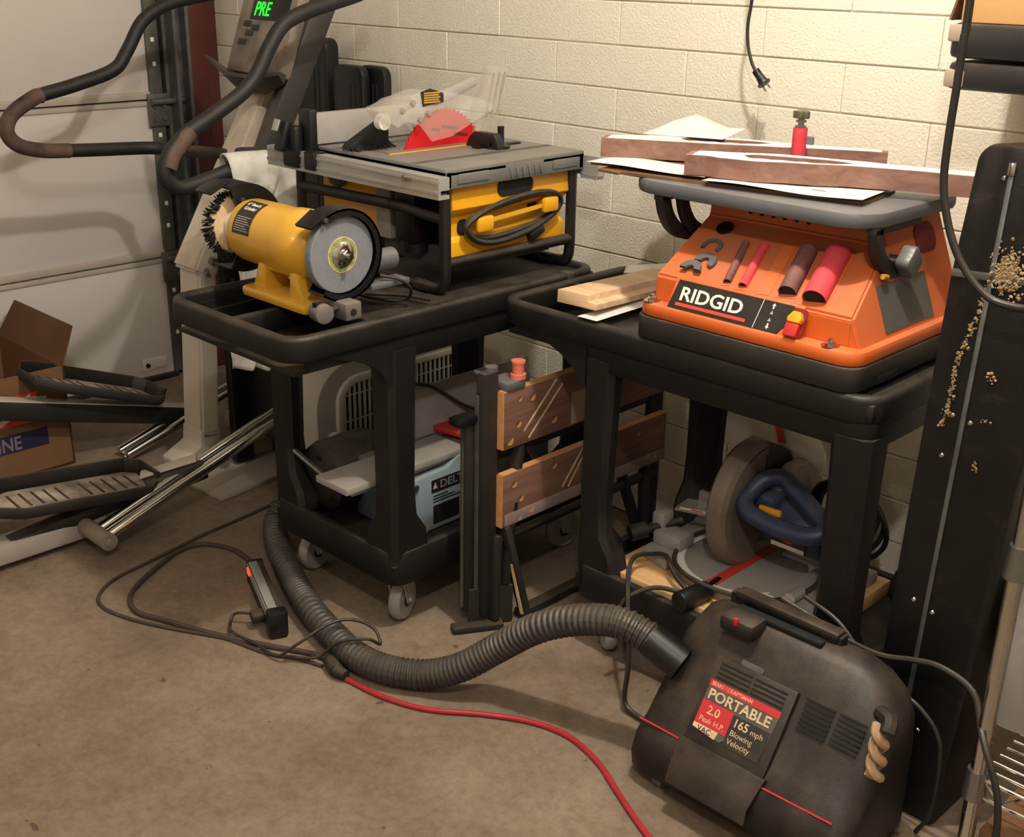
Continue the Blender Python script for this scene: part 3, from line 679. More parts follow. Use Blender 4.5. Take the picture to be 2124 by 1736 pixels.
b = B(); b.prism([(-.595, .803), (-.568, .855), (-.56, .855), (-.56, .803)], (1.447, 0, 0), (0, 1, 0), (0, 0, 1), (.272, 0, 0), .0015); ob('label_ramp', b, m_org, sd)
sdv = V(-.4, 0, 1).normalized(); sdn = V(0, 1, 0).cross(sdv)
b = B(); b.prism([(-.475, .012), (-.30, .012), (-.30, .095), (-.475, .095)], V(1.829, 0, .80), (0, 1, 0), sdv, sdn*.0015); ob('rating_plate', b, mat('dark_grey_plate', (84, 82, 76), .6, var=.2, scale=40), sd)
b = B(); b.prism(rrect(.075, .055, .022, 5, -.27, .152), V(1.829, 0, .80), (0, 1, 0), sdv, sdn*.002); ob('side_recess', b, m_redslot, sd)
for x in (1.405, 1.782):
    b = B(); b.cyl((x, -.584, .804), (x, -.584, .8055), .016, n=22); b.cyl((x, -.584, .805), (x, -.584, .812), .0085, n=6); b.cyl((x, -.584, .812), (x, -.584, .817), .0045, n=10); ob('bolt', b, m_chr, sd)
sv = V(0, SY1-SY0, SZ1-SZ0).normalized(); sx_ = V(1, 0, 0); sn = sx_.cross(sv)
def onslope(x, y, h=0.0): return V(x, y, slz(y))+sn*h
rv = V(0, .027, .052).normalized(); rn = sx_.cross(rv)
def onramp(x, t_, h=0.0): return V(x, -.595, .803)+rv*t_+rn*(h+.0002)
def ramp_plate(nm, pts, th, m_, par, h=0.0):
    q = B(); q.prism(pts, onramp(0, 0, h), sx_, rv, rn*th); return ob(nm, q, m_, par)
lb = ramp_plate('brand_plate', [(1.449, .0015), (1.684, .0015), (1.69, .012), (1.70, .02), (1.702, .045), (1.700, .0555), (1.456, .0555)], .0012, m_label, sd)
text('RIDGID', .036, onramp(1.467, .019, .0015), sx_, rv, m_white, lb, bold=.020, sx=1.14)
ramp_plate('orange_stripe', [(1.464, .0075), (1.616, .0075), (1.616, .0135), (1.464, .0135)], .0006, m_orgp, lb, .0012)
ramp_plate('divider_line', [(1.634, .002), (1.6352, .002), (1.640, .055), (1.6388, .055)], .0006, m_white, lb, .0012)
for t0, dy in ((.046, 1), (.012, -1)):
    q = B(); q.prism([(-.0015, -.004*dy), (.0015, -.004*dy), (.0015, .002*dy), (.004, .002*dy), (0, .0065*dy), (-.004, .002*dy), (-.0015, .002*dy)], onramp(1.662, t0, .0014), sx_, rv, rn*.0005); ob('arrow_mark', q, m_white, lb, 0)
    q = B(); q.prism([(-.0035, -.003), (.0035, -.003), (0, .0035)], onramp(1.662, t0-.0105*dy, .0014), sx_, rv, rn*.0005); ob('triangle_mark', q, m_smalltext, lb, 0)
Rr = Matrix((sx_, rv, rn)).transposed()
ramp_plate('switch_well', rrect(.034, .052, .008, 3, 1.712, .028), .001, m_redslot, sd)
q = B(); q.box(onramp(1.712, .014, .006), (.025, .024, .012), .002, Rr); ob('switch_red', q, m_red, sd)
q = B(); q.prism([(-.012, -.010), (.012, -.010), (.014, -.002), (.008, .010), (-.006, .010), (-.014, -.002)], onramp(1.713, .036, .001), sx_, rv, rn*.013, .002); ob('switch_key', q, m_yel, sd)
# sleeve slots (shallow troughs) and the stored sleeves and inserts
slots = [(1.548, 1.522, -.553, -.462, .0075), (1.582, 1.561, -.554, -.459, .0085), (1.627, 1.605, -.554, -.455, .0105), (1.672, 1.650, -.550, -.456, .0165), (1.727, 1.706, -.553, -.448, .0215)]
for x0, x1, y0, y1, r in slots:
    q = B(); q.bar(onslope(x0, y0-.006, .0004), onslope(x1, y1+.006, .0004), r*2.3, .0012, sn); ob('sleeve_trough', q, m_org, sd)
def sleeve(i, mt, label, trough=slots):
    x0, x1, y0, y1, r = trough[i]; p = onslope(x0, y0, r*.40); e = onslope(x1, y1, r*.40)
    q = thing('sanding_sleeve', (p+e)/2, label, 'sanding sleeve', 'sanding sleeves stored on the sander')
    k = B(); k.lathe([(r-.0015, 0), (r, 0), (r, (e-p).length), (r-.0015, (e-p).length), (r-.0015, 0)], p, e-p, 28); ob('abrasive_tube', k, mt, q)
    k = B(); k.cyl(p+(e-p)*.02, e-(e-p)*.02, r-.003, n=20); ob('bore', k, m_dark, q)
sleeve(0, m_sleeveold, 'thin worn brown sanding sleeve at far left of the row')
sleeve(1, m_sleeve, 'thin pink sanding sleeve beside the thin worn brown one')
sleeve(3, m_sleeveold, 'thick worn brown sanding sleeve beside the largest one')
sleeve(4, m_sleeve, 'thickest pink sanding sleeve at the right end')
def disc(x, y, r, ri, mt, nm, label, cat, h=.0015, a0=0, a1=2*pi, th=.004):
    q = B(); q.lathe([(ri, 0), (r, 0), (r, th), (ri, th), (ri, 0)] if ri else [(0, 0), (r, 0), (r, th), (0, th)], onslope(x, y, h), sn, 26, a0, a1, ref=(1, 0, 0))
    return tag(ob(nm, q, mt, None), label, cat)
disc(1.456, -.438, .0165, 0, m_blk2, 'spindle_washer', 'round black cap near the top of the orange slope', 'cap')
disc(1.462, -.485, .021, .014, m_gry, 'throat_insert', 'grey open ring insert with thin rim on orange slope', 'insert', a0=-.5, a1=pi+.4)
disc(1.476, -.522, .0225, .009, m_gry, 'throat_insert', 'broad grey crescent insert above the lower grey insert', 'insert', a0=-.6, a1=pi+.1, h=.003, th=.005)
disc(1.464, -.549, .0225, .0085, m_gry, 'throat_insert', 'lowest grey half-round insert at the slope corner', 'insert', a0=0, a1=pi, h=.0085, th=.005)
# back vents
for i in range(6):
    q = B(); q.cyl((1.49+.025*i, -.4095, .962), (1.49+.025*i, -.40, .962), .0045, n=10); ob('vent_hole', q, m_dark, sd)
# tilting table, trunnions and knob
ZS = 1.018
q = B(); q.prism(rrect(.515, .37, .07, 10, 1.544, -.355), (0, 0, ZS-.028), (1, 0, 0), (0, 1, 0), (0, 0, .028), .008); q.bb(1.40, 1.74, -.40, -.20, .988, .994); ob('tilting_table', q, m_gry, sd)
def trunnion(x0, x1, cy):
    q = B(); pts = poly_arc(cy, 1.0, .108, 186, 272, 16)+poly_arc(cy, 1.0, .082, 272, 186, 16); q.prism(pts, (x0, 0, 0), (0, 1, 0), (0, 0, 1), (x1-x0, 0, 0), .002)
    q.prism([(cy-.108, .98), (cy+.05, .98), (cy+.05, .991), (cy-.108, .991)], (x0, 0, 0), (0, 1, 0), (0, 0, 1), (x1-x0, 0, 0)); return ob('trunnion', q, m_blkdust, sd)
trunnion(1.352, 1.372, -.42); trunnion(1.374, 1.388, -.385); trunnion(1.779, 1.797, -.395)
q = B(); q.cyl((1.775, -.402, .922), (1.815, -.402, .922), .01, n=14); k = ob('knob_shaft', q, m_stl, sd)
q = B(); pts = []
for i in range(48):
    a = 2*pi*i/48; r = .025+.003*math.cos(4*a); pts.append((r*math.cos(a), r*math.sin(a)))
q.prism(pts, (1.800, -.402, .924), (0, 1, 0), (0, 0, 1), (.026, 0, 0), .004); ob('lock_knob', q, m_gry, sd)
q = B(); q.cyl((1.798, -.462, .905), (1.798, -.445, .901), .005, n=10); ob('pointer_pin', q, m_yelprint, sd)
# spindle
q = B(); q.cyl((1.516, -.305, 1.018), (1.516, -.305, 1.112), .0135, n=26); k = ob('mounted_sleeve', q, m_sleeve, sd)
q = B(); q.cyl((1.516, -.305, 1.11), (1.516, -.305, 1.135), .006, n=14); q.cyl((1.516, -.305, 1.113), (1.516, -.305, 1.116), .0105, n=18); q.cyl((1.516, -.305, 1.122), (1.516, -.305, 1.126), .010, n=18); ob('spindle_shaft', q, m_stl, k)
q = B(); pts = []
for i in range(40):
    a = 2*pi*i/40; r = .0145+.0022*math.cos(5*a); pts.append((r*math.cos(a), r*math.sin(a)))
q.prism(pts, (1.516, -.305, 1.129), (1, 0, 0), (0, 1, 0), (0, 0, .014), .002); ob('spindle_nut', q, mat('brass_green_knob', (96, 92, 74), .4, .3), k)
q = B(); q.bb(1.478, 1.496, -.225, -.215, 1.0185, 1.085, .002); tag(ob('stop_block', q, m_gry), 'small dark grey peg standing behind the mounted sleeve', 'peg')

# ---- boards, papers and walnut cutouts on the sander table
def zrot(a): return Matrix.Rotation(a, 4, 'Z')
def slab(nm, poly, o, ang, z0, z1, mt, label, cat, bev=.0, group=None):
    c, s_ = math.cos(ang), math.sin(ang); q = B(); q.prism(poly, (o[0], o[1], z0), (c, s_, 0), (-s_, c, 0), (0, 0, z1-z0), bev)
    return tag(ob(nm, q, mt), label, cat, group)
slab('plywood_sheet', [(0, 0), (.05, -.012), (.055, 0), (.52, .0), (.53, .02), (.53, .155), (.0, .155)], (1.225, -.545), .17, 1.0182, 1.0232, m_ply, 'lower thin brown plywood sheet lying on the sander table', 'plywood', 0, 'plywood sheets')
slab('plywood_sheet', [(0, 0), (.045, .006), (.05, .018), (.52, .0), (.55, .03), (.55, .16), (.02, .16)], (1.185, -.52), .15, 1.0237, 1.0287, m_ply, 'upper brown plywood sheet with notched left end on the sander', 'plywood', 0, 'plywood sheets')
def paper(poly, o, ang, z, label, curl=None, nm='paper_sheet'):
    c, s_ = math.cos(ang), math.sin(ang)
    (x0, y0), (x1, y1) = poly
    def f(i, j):
        u = x0+(x1-x0)*i; v = y0+(y1-y0)*j; h = curl(i, j) if curl else 0
        return (o[0]+c*u-s_*v, o[1]+s_*u+c*v, z+h)
    q = B(); q.grid(f, 14, 10); k = ob(nm, q, m_paper); md = k.modifiers.new('s', 'SOLIDIFY'); md.thickness = .0006; md.offset = 1
    return tag(k, label, 'paper')
paper(((0, 0), (.30, .12)), (1.455, -.525), .16, 1.0292, 'white paper sheet between plywood and front walnut cutout', lambda i, j: .002*math.sin(7*i)*(1-j))
paper(((0, 0), (.26, .10)), (1.185, -.535), .14, 1.0292, 'white paper strip poking out under the rear walnut cutout', lambda i, j: .0015+.0015*math.sin(6*i))
paper(((0, 0), (.17, .19)), (1.185, -.365), .35, 1.0695, 'white paper curling up at the back of the walnut cutouts', lambda i, j: .001+.034*max(0, j-.5)**1.5*2.0*max(0, 1-abs(i-.35)*2.4), )
def cutout(o, ang, z0, L, front, back_, slot, label):
    """long walnut piece: outline with a scalloped finger slot, paper pattern on top"""
    c, s_ = math.cos(ang), math.sin(ang); u = (c, s_, 0); v = (-s_, c, 0); T_ = .036
    root = thing('walnut_cutout', (o[0]+c*L/2, o[1]+s_*L/2, z0), label, 'wood cutout', 'walnut cutouts on the sander')
    x0, x1, yc, hw_ = slot
    N_ = 48
    def fr(x): return interp(front, x)
    def bk(x): return interp(back_, x)
    xs = sorted(set([L*i/N_ for i in range(N_+1)]+[p[0] for p in front]+[x0+(x1-x0)*i/36 for i in range(37)]))
    def slo(x):
        t_ = (x-x0)/(x1-x0)
        if t_ <= 0 or t_ >= 1: return None
        env = min(1, t_/.12, (1-t_)/.30); env = math.sin(env*pi/2)
        return yc-hw_*env*(.8+.2*abs(math.sin(t_*5.2*pi))), yc+hw_*env*.75
    bmw, bmp = bmesh.new(), bmesh.new()
    def P3(x, y, z): return (o[0]+c*x-s_*y, o[1]+s_*x+c*y, z)
    def strip(bm, lo, hi, za, zb, a_, b_):
        """solid strip between two curves over [a_, b_]"""
        X = [x for x in xs if a_-1e-9 <= x <= b_+1e-9]; prev = None
        for x in X:
            l, h = lo(x), hi(x); ring = [bm.verts.new(P3(x, l, za)), bm.verts.new(P3(x, h, za)), bm.verts.new(P3(x, h, zb)), bm.verts.new(P3(x, l, zb))]
            if prev:
                for k in range(4): bm.faces.new((prev[k], prev[(k+1) % 4], ring[(k+1) % 4], ring[k]))
            else: bm.faces.new(ring[::-1])
            prev = ring
        bm.faces.new(prev)
    for bm, za, zb, e in ((bmw, z0, z0+T_, 0), (bmp, z0+T_+.0003, z0+T_+.0010, .002)):
        strip(bm, lambda x: fr(x)+e, lambda x: bk(x)-e, za, zb, e*3, x0)
        strip(bm, lambda x: fr(x)+e, lambda x: (slo(x) or (yc, yc))[0]-e, za, zb, x0, x1)
        strip(bm, lambda x: (slo(x) or (yc, yc))[1]+e, lambda x: bk(x)-e, za, zb, x0, x1)
        strip(bm, lambda x: fr(x)+e, lambda x: bk(x)-e, za, zb, x1, L-e*3)
        bmesh.ops.remove_doubles(bm, verts=bm.verts, dist=1e-5); bmesh.ops.recalc_face_normals(bm, faces=bm.faces)
    q = B(); q.bm.free(); q.bm = bmw; wd = ob('wood_body', q, m_walnut, root, 30)
    q = B(); q.bm.free(); q.bm = bmp; ob('paper_pattern', q, m_paper, root, 30)
    return root
def interp(t, x):
    for (a, p), (b_, q) in zip(t, t[1:]):
        if x <= b_:
            k = (x-a)/(b_-a); k = k*k*(3-2*k); return p+(q-p)*k
    return t[-1][1]
cutout((1.165, -.468), math.atan2(.255, .49), 1.0325, .55, [(0, 0), (.10, .002), (.20, .004), (.34, .012), (.42, .022), (.50, .026), (.55, .026)], [(0, .05), (.10, .075), (.25, .10), (.36, .08), (.46, .062), (.55, .058)], (.15, .33, .056, .026), 'rear walnut cutout with grooved finger slot and paper pattern')
cutout((1.405, -.512), math.atan2(.205, .52), 1.0325, .62, [(0, 0), (.04, 0), (.07, -.012), (.13, -.02), (.20, -.006), (.30, .012), (.40, .014), (.50, .004), (.62, .004)], [(0, .055), (.06, .066), (.16, .088), (.30, .078), (.38, .064), (.50, .056), (.62, .052)], (.10, .30, .040, .026), 'front walnut cutout with grooved finger slot beside the black case')
paper(((0, 0), (.07, .055)), (1.885, -.335), .38, 1.0705, 'crumpled white paper scrap on the right end of walnut', lambda i, j: .004+.012*math.sin(pi*i)*math.sin(pi*j))

# ---- maple board and papers in the right cart's handle tray
q = B(); MB_ = Matrix.Translation((1.205, -.42, .758)) @ zrot(1.64) @ Matrix.Rotation(.05, 4, 'Y')
q = B(MB_); q.prism([(-.05, -.012), (-.05, .0), (-.028, .002), (-.026, .014), (.048, .014), (.048, -.012)], (-.165, 0, 0), (0, 1, 0), (0, 0, 1), (.34, 0, 0), .001); tag(ob('stepped_board', q, m_maple), 'pale stepped wooden board lying across the cart tray', 'board')
paper(((0, 0), (.20, .05)), (1.285, -.60), 1.60, .7395, 'white paper strip in front of the pale stepped board', lambda i, j: .001)
paper(((0, 0), (.11, .075)), (1.105, -.30), .6, .752, 'white paper corner sticking out behind the pale stepped board', lambda i, j: .012*i)
# ================================================================== elliptical trainer by the garage door
et = thing('elliptical_trainer', (-.1, -.85, 0), 'white elliptical trainer with black loop handlebars before the garage door', 'exercise machine')
def hbar(pts, worn, conn):
    P_ = spline([V(*p) for p in pts], 5)
    q = B(); q.tube(P_, .0185, 14); h = ob('handlebar', q, m_foam, et)
    q = B(); q.tube(spline([V(*p) for p in worn], 5), .0200, 14); ob('worn_grip', q, m_foamworn, h)
    q = B(); q.tube([V(*p) for p in conn], .017, 12, smooth=5); ob('handlebar_bracket', q, m_blkdust, h)
LX = -.46
hbar([(LX, -.30, 1.29), (LX, -.40, 1.275), (LX, -.474, 1.258), (LX, -.546, 1.216), (LX, -.60, 1.14), (LX, -.647, 1.091), (LX, -.771, 1.056), (LX, -.883, 1.031), (LX, -.947, .992), (LX, -.966, .948), (LX, -.938, .911), (LX, -.874, .892), (LX, -.722, .88), (LX, -.56, .87), (LX+.06, -.50, .866)],
     [(LX, -.86, 1.036), (LX, -.883, 1.031), (LX, -.947, .992), (LX, -.966, .948), (LX, -.938, .911), (LX, -.874, .892), (LX, -.80, .885)], [(LX+.04, -.52, .868), (-.33, -.51, .872), (-.2, -.505, .88), (-.15, -.49, .88)])
RX = .2
hbar([(RX, -.28, 1.315), (RX, -.324, 1.302), (RX, -.46, 1.27), (RX, -.534, 1.241), (RX, -.579, 1.192), (RX, -.618, 1.132), (RX, -.662, 1.089), (RX, -.753, 1.039), (RX, -.828, 1.001), (RX, -.877, .955), (RX, -.89, .912), (RX, -.865, .883), (RX, -.82, .882), (RX, -.697, .909), (RX, -.60, .92)],
     [(RX+.004, -.815, 1.006), (RX+.004, -.835, .992), (RX+.004, -.868, .958), (RX+.004, -.882, .93)], [(RX, -.66, .914), (RX-.05, -.56, .92), (.05, -.51, .91), (-.10, -.49, .89)])
# mast: lower post, collar, upper post
def boxloft(p, q_, w0, d0, w1, d1, nm, mt, bev=0):
    p = V(*p); q_ = V(*q_); d = (q_-p).normalized(); sx = V(1, 0, 0); sy = d.cross(sx).normalized()*-1
    q = B(); q.loft([[p+sx*(a*w0/2)+sy*(b_*d0/2) for a, b_ in ((-1, -1), (1, -1), (1, 1), (-1, 1))], [q_+sx*(a*w1/2)+sy*(b_*d1/2) for a, b_ in ((-1, -1), (1, -1), (1, 1), (-1, 1))]])
    if bev: bmesh.ops.bevel(q.bm, geom=list(q.bm.edges), offset=bev, segments=2, affect='EDGES')
    return ob(nm, q, mt, et)
boxloft((-.135, -.655, .10), (-.135, -.625, .60), .10, .06, .10, .06, 'lower_post', m_wht, .008)
boxloft((-.135, -.640, .575), (-.135, -.352, 1.085), .115, .075, .085, .06, 'upper_post', m_whtd, .008)
q = B(); q.prism([(-.76, .012), (-.66, .012), (-.625, .05), (-.622, .13), (-.686, .13), (-.69, .085), (-.76, .05)], (-.185, 0, 0), (0, 1, 0), (0, 0, 1), (.10, 0, 0), .006); ob('post_foot', q, m_wht, et)
for z in (.66, .615):
    q = B(); q.cyl((-.082, -.597+(.66-z)*-.4, z), (-.06, -.597+(.66-z)*-.4, z), .011, n=12); ob('post_bolt', q, m_stl, et)
q = B(); q.cyl((-.09, -.63, .595), (-.05, -.645, .585), .007, n=10); ob('post_bolt', q, m_stl, et)
# black shrouds
q = B(); q.prism([(-.60, .02), (-.54, .02), (-.535, .60), (-.56, .70), (-.60, .66)], (-.075, 0, 0), (0, 1, 0), (0, 0, 1), (.03, 0, 0), .004); sh = ob('side_shroud', q, m_blk2, et)
q = B()
for z in (.12, .35, .56): q.cyl((-.046, -.575, z), (-.041, -.575, z), .006, n=10)
ob('shroud_screw', q, m_stl, sh)
q = B(); q.prism([(-.47, .02), (-.36, .02), (-.33, .55), (-.40, .62), (-.47, .55)], (-.06, 0, 0), (0, 1, 0), (0, 0, 1), (.05, 0, 0), .006); ob('side_shroud', q, m_blk2, et)
q = B(); q.bb(-.16, .13, -.55, -.34, .10, .62, .03); ob('drive_housing', q, m_blk2, et)
q = B(); q.bar((-.05, -.48, .80), (-.02, -.23, 1.32), .045, .075, (0, 1, 0), .012); ob('mast_cover', q, mat('charcoal_plastic', (52, 50, 50), .5, dust=.25), et)
# console
cu = V(1, 0, 0); cvv = V(0, .36, .93).normalized(); cn = cu.cross(cvv)*1.0
CO = V(-.105, -.375, 1.195)
R_ = Matrix((cu, cvv, cn)).transposed()
q = B(); q.box(CO, (.26, .23, .045), .018, R_); cs = ob('console', q, mat('console_grey', (146, 132, 118), .55, col2=(86, 78, 72), scale=9, dust=.3), et)
front = cn*.0232
q = B(); q.box(CO+front*1.0+cvv*.062+cu*.02, (.17, .06, .002), .001, R_); dp = ob('display_window', q, m_blk2, cs)
text('PRE', .054, CO+front+cn*.0015+cvv*.043+cu*(-.050), cu, cvv, m_grnled, dp, bold=.004, sx=.82, shear=.12, ext=.0003)
for (a, b_) in ((-.07, .02), (-.05, -.005), (-.075, -.03), (-.03, .01), (.05, -.03), (.07, .0)):
    q = B(); q.box(CO+front+cu*a+cvv*b_, (.035, .016, .002), .0008, R_); ob('worn_button', q, m_blkdust, cs)
q = B(); q.loft([[CO+cn*a+cu*b_+cvv*c for a, b_, c in ring] for ring in ([(.0, -.16, -.10), (.06, -.17, -.085), (.065, -.17, -.092), (.0, -.15, -.125)], [(.0, -.06, -.115), (.065, -.06, -.125), (.065, -.06, -.135), (.0, -.06, -.16)], [(.0, .06, -.115), (.06, .07, -.125), (.06, .07, -.135), (.0, .06, -.16)], [(.0, .13, -.10), (.03, .14, -.10), (.03, .14, -.11), (.0, .13, -.125)])]); ob('book_tray', q, mat('dark_brown_plastic', (58, 50, 46), .5), et)
q = B(); q.cyl((-.02, -.40, 1.095), (-.005, -.372, 1.165), .003, n=8); ob('wire_clip', q, m_chr, et)
# base frame, rails, roller
q = B(); q.bar((.065, -1.62, .045), (.065, -1.08, .045), .075, .05, bev=.008); ob('base_frame', q, mat('dull_grey_enamel', (164, 156, 146), .5, dust=.2), et)
q = B(); q.bar((-.12, -.66, .03), (-.12, -.40, .03), .07, .05, bev=.006); q.bar((-.36, -.41, .03), (.12, -.41, .03), .06, .05, bev=.006); ob('front_cross_bar', q, m_whtd, et)
def rail(x, y0, z0, y1, z1):
    q = B(); q.cyl((x, y0, z0), (x, y1, z1), .014, n=16); q.cyl((x-.045, y0, z0), (x-.045, y1, z1), .014, n=16); q.bar((x-.022, y0, z0-.012), (x-.022, y1, z1-.012), .04, .008); return ob('guide_rail', q, m_chr, et)
rail(.20, -1.125, .062, -.50, .27); rail(-.315, -.80, .02, -.40, .14)
q = B(); q.cyl((.10, -1.14, .055), (.225, -1.14, .055), .022, n=18); q.cyl((.225, -1.14, .055), (.235, -1.14, .055), .010, n=8); q.bar((.10, -1.12, .03), (.10, -1.08, .045), .05, .035, bev=.006); ob('rail_end_bracket', q, mat('dull_brown_grey', (138, 126, 114), .6), et)
# pedals
def pedal(c, yaw_, tilt, label):
    Mx = Matrix.Translation(c) @ zrot(yaw_) @ Matrix.Rotation(tilt, 4, 'X')
    q = B(Mx); L_, W_ = .40, .165
    outl = [(-W_/2, -L_/2+.05), (-W_/2+.03, -L_/2), (W_/2-.03, -L_/2), (W_/2, -L_/2+.05), (W_/2, L_/2-.03), (W_/2-.03, L_/2), (-W_/2+.03, L_/2), (-W_/2, L_/2-.03)]
    q.prism(outl, (0, 0, 0), (1, 0, 0), (0, 1, 0), (0, 0, .012), .003)
    q.sweep([V(x, y, .028) for x, y in [outl[i] for i in (1, 0, 7, 6, 5)]], rrect(.008, .045, .003, 2), False, (0, 0, 1))
    q.sweep([V(x, y, .018) for x, y in [outl[i] for i in (5, 4, 3, 2, 1)]], rrect(.008, .024, .003, 2), False, (0, 0, 1))
    pd = ob('pedal', q, m_blkdust, et)
    q = B(Mx); q.prism([(a*.86, b_*.93) for a, b_ in outl], (0, 0, .012), (1, 0, 0), (0, 1, 0), (0, 0, .004), .001); tr_ = ob('pedal_tread', q, mat('dusty_tread', (176, 160, 142), .85, col2=(96, 86, 78), scale=11), pd)
    for i in range(11):
        if i == 5: continue
        q = B(Mx); q.box((0, -.15+.03*i, .0165), (.085, .006, .003), .001); ob('tread_groove', q, m_blkdust, pd)
    return pd
pedal((.068, -1.145, .125), -.06, -.10, '')
pedal((-.37, -.86, .218), .0, -.37, '')
q = B(); q.bar((.115, -.97, .105), (.165, -.83, .145), .05, .05, bev=.006); q.bar((.05, -1.55, .02), (.09, -.98, .10), .05, .035, bev=.006); k = ob('pedal_arm', q, m_blkdust, et)
q = B(); q.cyl((.19, -.86, .14), (.197, -.86, .14), .011, n=12); ob('arm_bolt', q, m_stl, k)
q = B(); q.bar((.075, -.965, .133), (.155, -.845, .172), .045, .006, bev=.001); ob('arm_top', q, m_wht, k)
q = B(); q.bar((-.37, -1.55, .355), (-.37, -.54, .065), .05, .055, bev=.006); k = ob('pedal_arm', q, m_blkdust, et)
q = B(); q.bar((-.37, -1.55, .3845), (-.37, -.54, .0945), .046, .004); ob('arm_top', q, m_wht, k)
# towel over the right handlebar
def tow(i, j):
    a = (i-.5)*.26; L_ = j*1.02
    if L_ < .16: x = .20; z = .905-(.16-L_)*1.0; side = -.030
    elif L_ < .26: t_ = (L_-.16)/.10*pi; x = .20; z = .905+.034*math.sin(t_)+.004; side = -.030*math.cos(t_)
    else: x = .20; z = .905-(L_-.26)*(.66+.0*i); side = .030
    fold = .022*math.sin(i*16+L_*4)*(.4+.6*min(1, abs(L_-.2)*3))
    spread = 1.0-.35*max(0, L_-.3)
    y = -.615+a*spread*.75-.08*max(0, L_-.35)
    return (x+side+fold*(.35 if L_ < .3 else 1)+a*.12, y-.10*max(0, L_-.5)*.3+.012*math.sin(L_*20+i*5), z+.12*max(0, i-.5)*(-1 if L_ > .2 else -1)*.4)
q = B(); q.grid(tow, 40, 60); k = ob('towel', q, m_cloth, None, 60); md = k.modifiers.new('s', 'SOLIDIFY'); md.thickness = .004
tag(k, 'grey white towel draped over the black handlebar behind the grinder', 'towel')

# white board lying on the floor under the machine
q = B(); q.box((-.05, -.52, .006), (.26, .50, .012), .002, Matrix.Rotation(.12, 3, 'Z')); tag(ob('white_board', q, mat('white_board_paint', (168, 158, 148), .6, var=.06)), 'flat white board on the floor under the elliptical trainer', 'board')

# ================================================================== open cardboard box, left edge
bx = thing('cardboard_box', (-.63, -1.18, 0), 'open brown cardboard box with red print behind the pedals', 'box')
X0, X1, Y0, Y1, H_ = -.83, -.41, -1.42, -.915, .30
q = B(); q.bb(X1-.006, X1, Y0, Y1, .002, H_); q.bb(X0, X0+.006, Y0, Y1, .002, H_); q.bb(X0, X1, Y0, Y0+.006, .002, H_); q.bb(X0, X1, Y1-.006, Y1, .002, H_); q.bb(X0, X1, Y0, Y1, .002, .008); ob('box_body', q, m_card, bx)
q = B(); q.loft([[(X0, Y1, H_), (X1, Y1, H_), (X1, Y1-.005, H_), (X0, Y1-.005, H_)], [(X0+.02, Y1+.055, H_+.10), (X1-.03, Y1+.055, H_+.10), (X1-.03, Y1+.05, H_+.10), (X0+.02, Y1+.05, H_+.10)]]); ob('box_flap', q, m_cardd, bx)
q = B(); q.loft([[(X0, Y0, H_), (X0, Y1, H_), (X0-.005, Y1, H_), (X0-.005, Y0, H_)], [(X0+.01, Y0, H_+.20), (X0+.01, Y1-.02, H_+.20), (X0+.005, Y1-.02, H_+.20), (X0+.005, Y0, H_+.20)]]); ob('box_flap', q, m_cardd, bx)
q = B(); q.loft([[(X0, Y0, H_), (X1, Y0, H_), (X1, Y0+.005, H_), (X0, Y0+.005, H_)], [(X0, Y0-.06, H_+.17), (X1, Y0-.06, H_+.17), (X1, Y0-.055, H_+.17), (X0, Y0-.055, H_+.17)]]); ob('box_flap', q, m_cardd, bx)
q = B(); q.prism([(-1.40, .16), (-1.02, .16), (-1.0, .245), (-1.40, .245)], (X1, 0, 0), (0, 1, 0), (0, 0, 1), (.001, 0, 0)); rp_ = ob('red_print', q, m_orgp, bx)
q = B(); q.prism([(-1.16, .165), (-1.10, .185), (-1.075, .225), (-1.02, .24), (-1.05, .20), (-1.11, .165)], (X1+.001, 0, 0), (0, 1, 0), (0, 0, 1), (.0008, 0, 0)); ob('print_shape', q, m_white, rp_)
q = B(); q.prism([(-1.05, .195), (-.99, .185), (-.975, .225), (-1.035, .235)], (X1+.001, 0, 0), (0, 1, 0), (0, 0, 1), (.001, 0, 0)); ob('shipping_sticker', q, m_paper, rp_)
q = B(); q.prism([(-1.40, .082), (-.985, .082), (-.985, .135), (-1.40, .135)], (X1, 0, 0), (0, 1, 0), (0, 0, 1), (.001, 0, 0)); np_ = ob('navy_band', q, m_navy, bx)
text('ULINE', .056, (X1+.0014, -1.185, .089), (0, 1, 0), (0, 0, 1), mat('faded_lilac_print', (120, 108, 124), .7), np_, bold=.02, ext=.0003, sx=.80)
# ================================================================== jointer on the left cart's lower shelf
jn = thing('bench_jointer', (.80, -.55, .172), 'blue grey bench jointer with red blade guard on lower shelf', 'jointer')
q = B(); q.prism([(-.765, .19), (-.765, .300), (-.75, .314), (-.64, .318), (-.605, .338), (-.30, .338), (-.30, .18), (-.74, .175)], (.872, 0, 0), (0, 1, 0), (0, 0, 1), (.026, 0, 0), .006); bd = ob('side_cover', q, m_jgrey, jn)
q = B(); q.bb(.70, .872, -.75, -.31, .173, .32, .006); ob('base_casting', q, mat('dark_blue_grey', (90, 100, 106), .5, dust=.3), jn)
q = B(); q.bb(.785, .893, -.925, -.575, .334, .350, .003); q.bb(.80, .88, -.90, -.60, .322, .334); ob('infeed_table', q, m_alud, jn)
q = B(); q.bb(.785, .893, -.535, -.27, .334, .350, .003); ob('outfeed_table', q, m_alud, jn)
q = B(); q.cyl((.79, -.555, .328), (.89, -.555, .328), .018, n=20); ob('cutter_head', q, m_stl, jn)
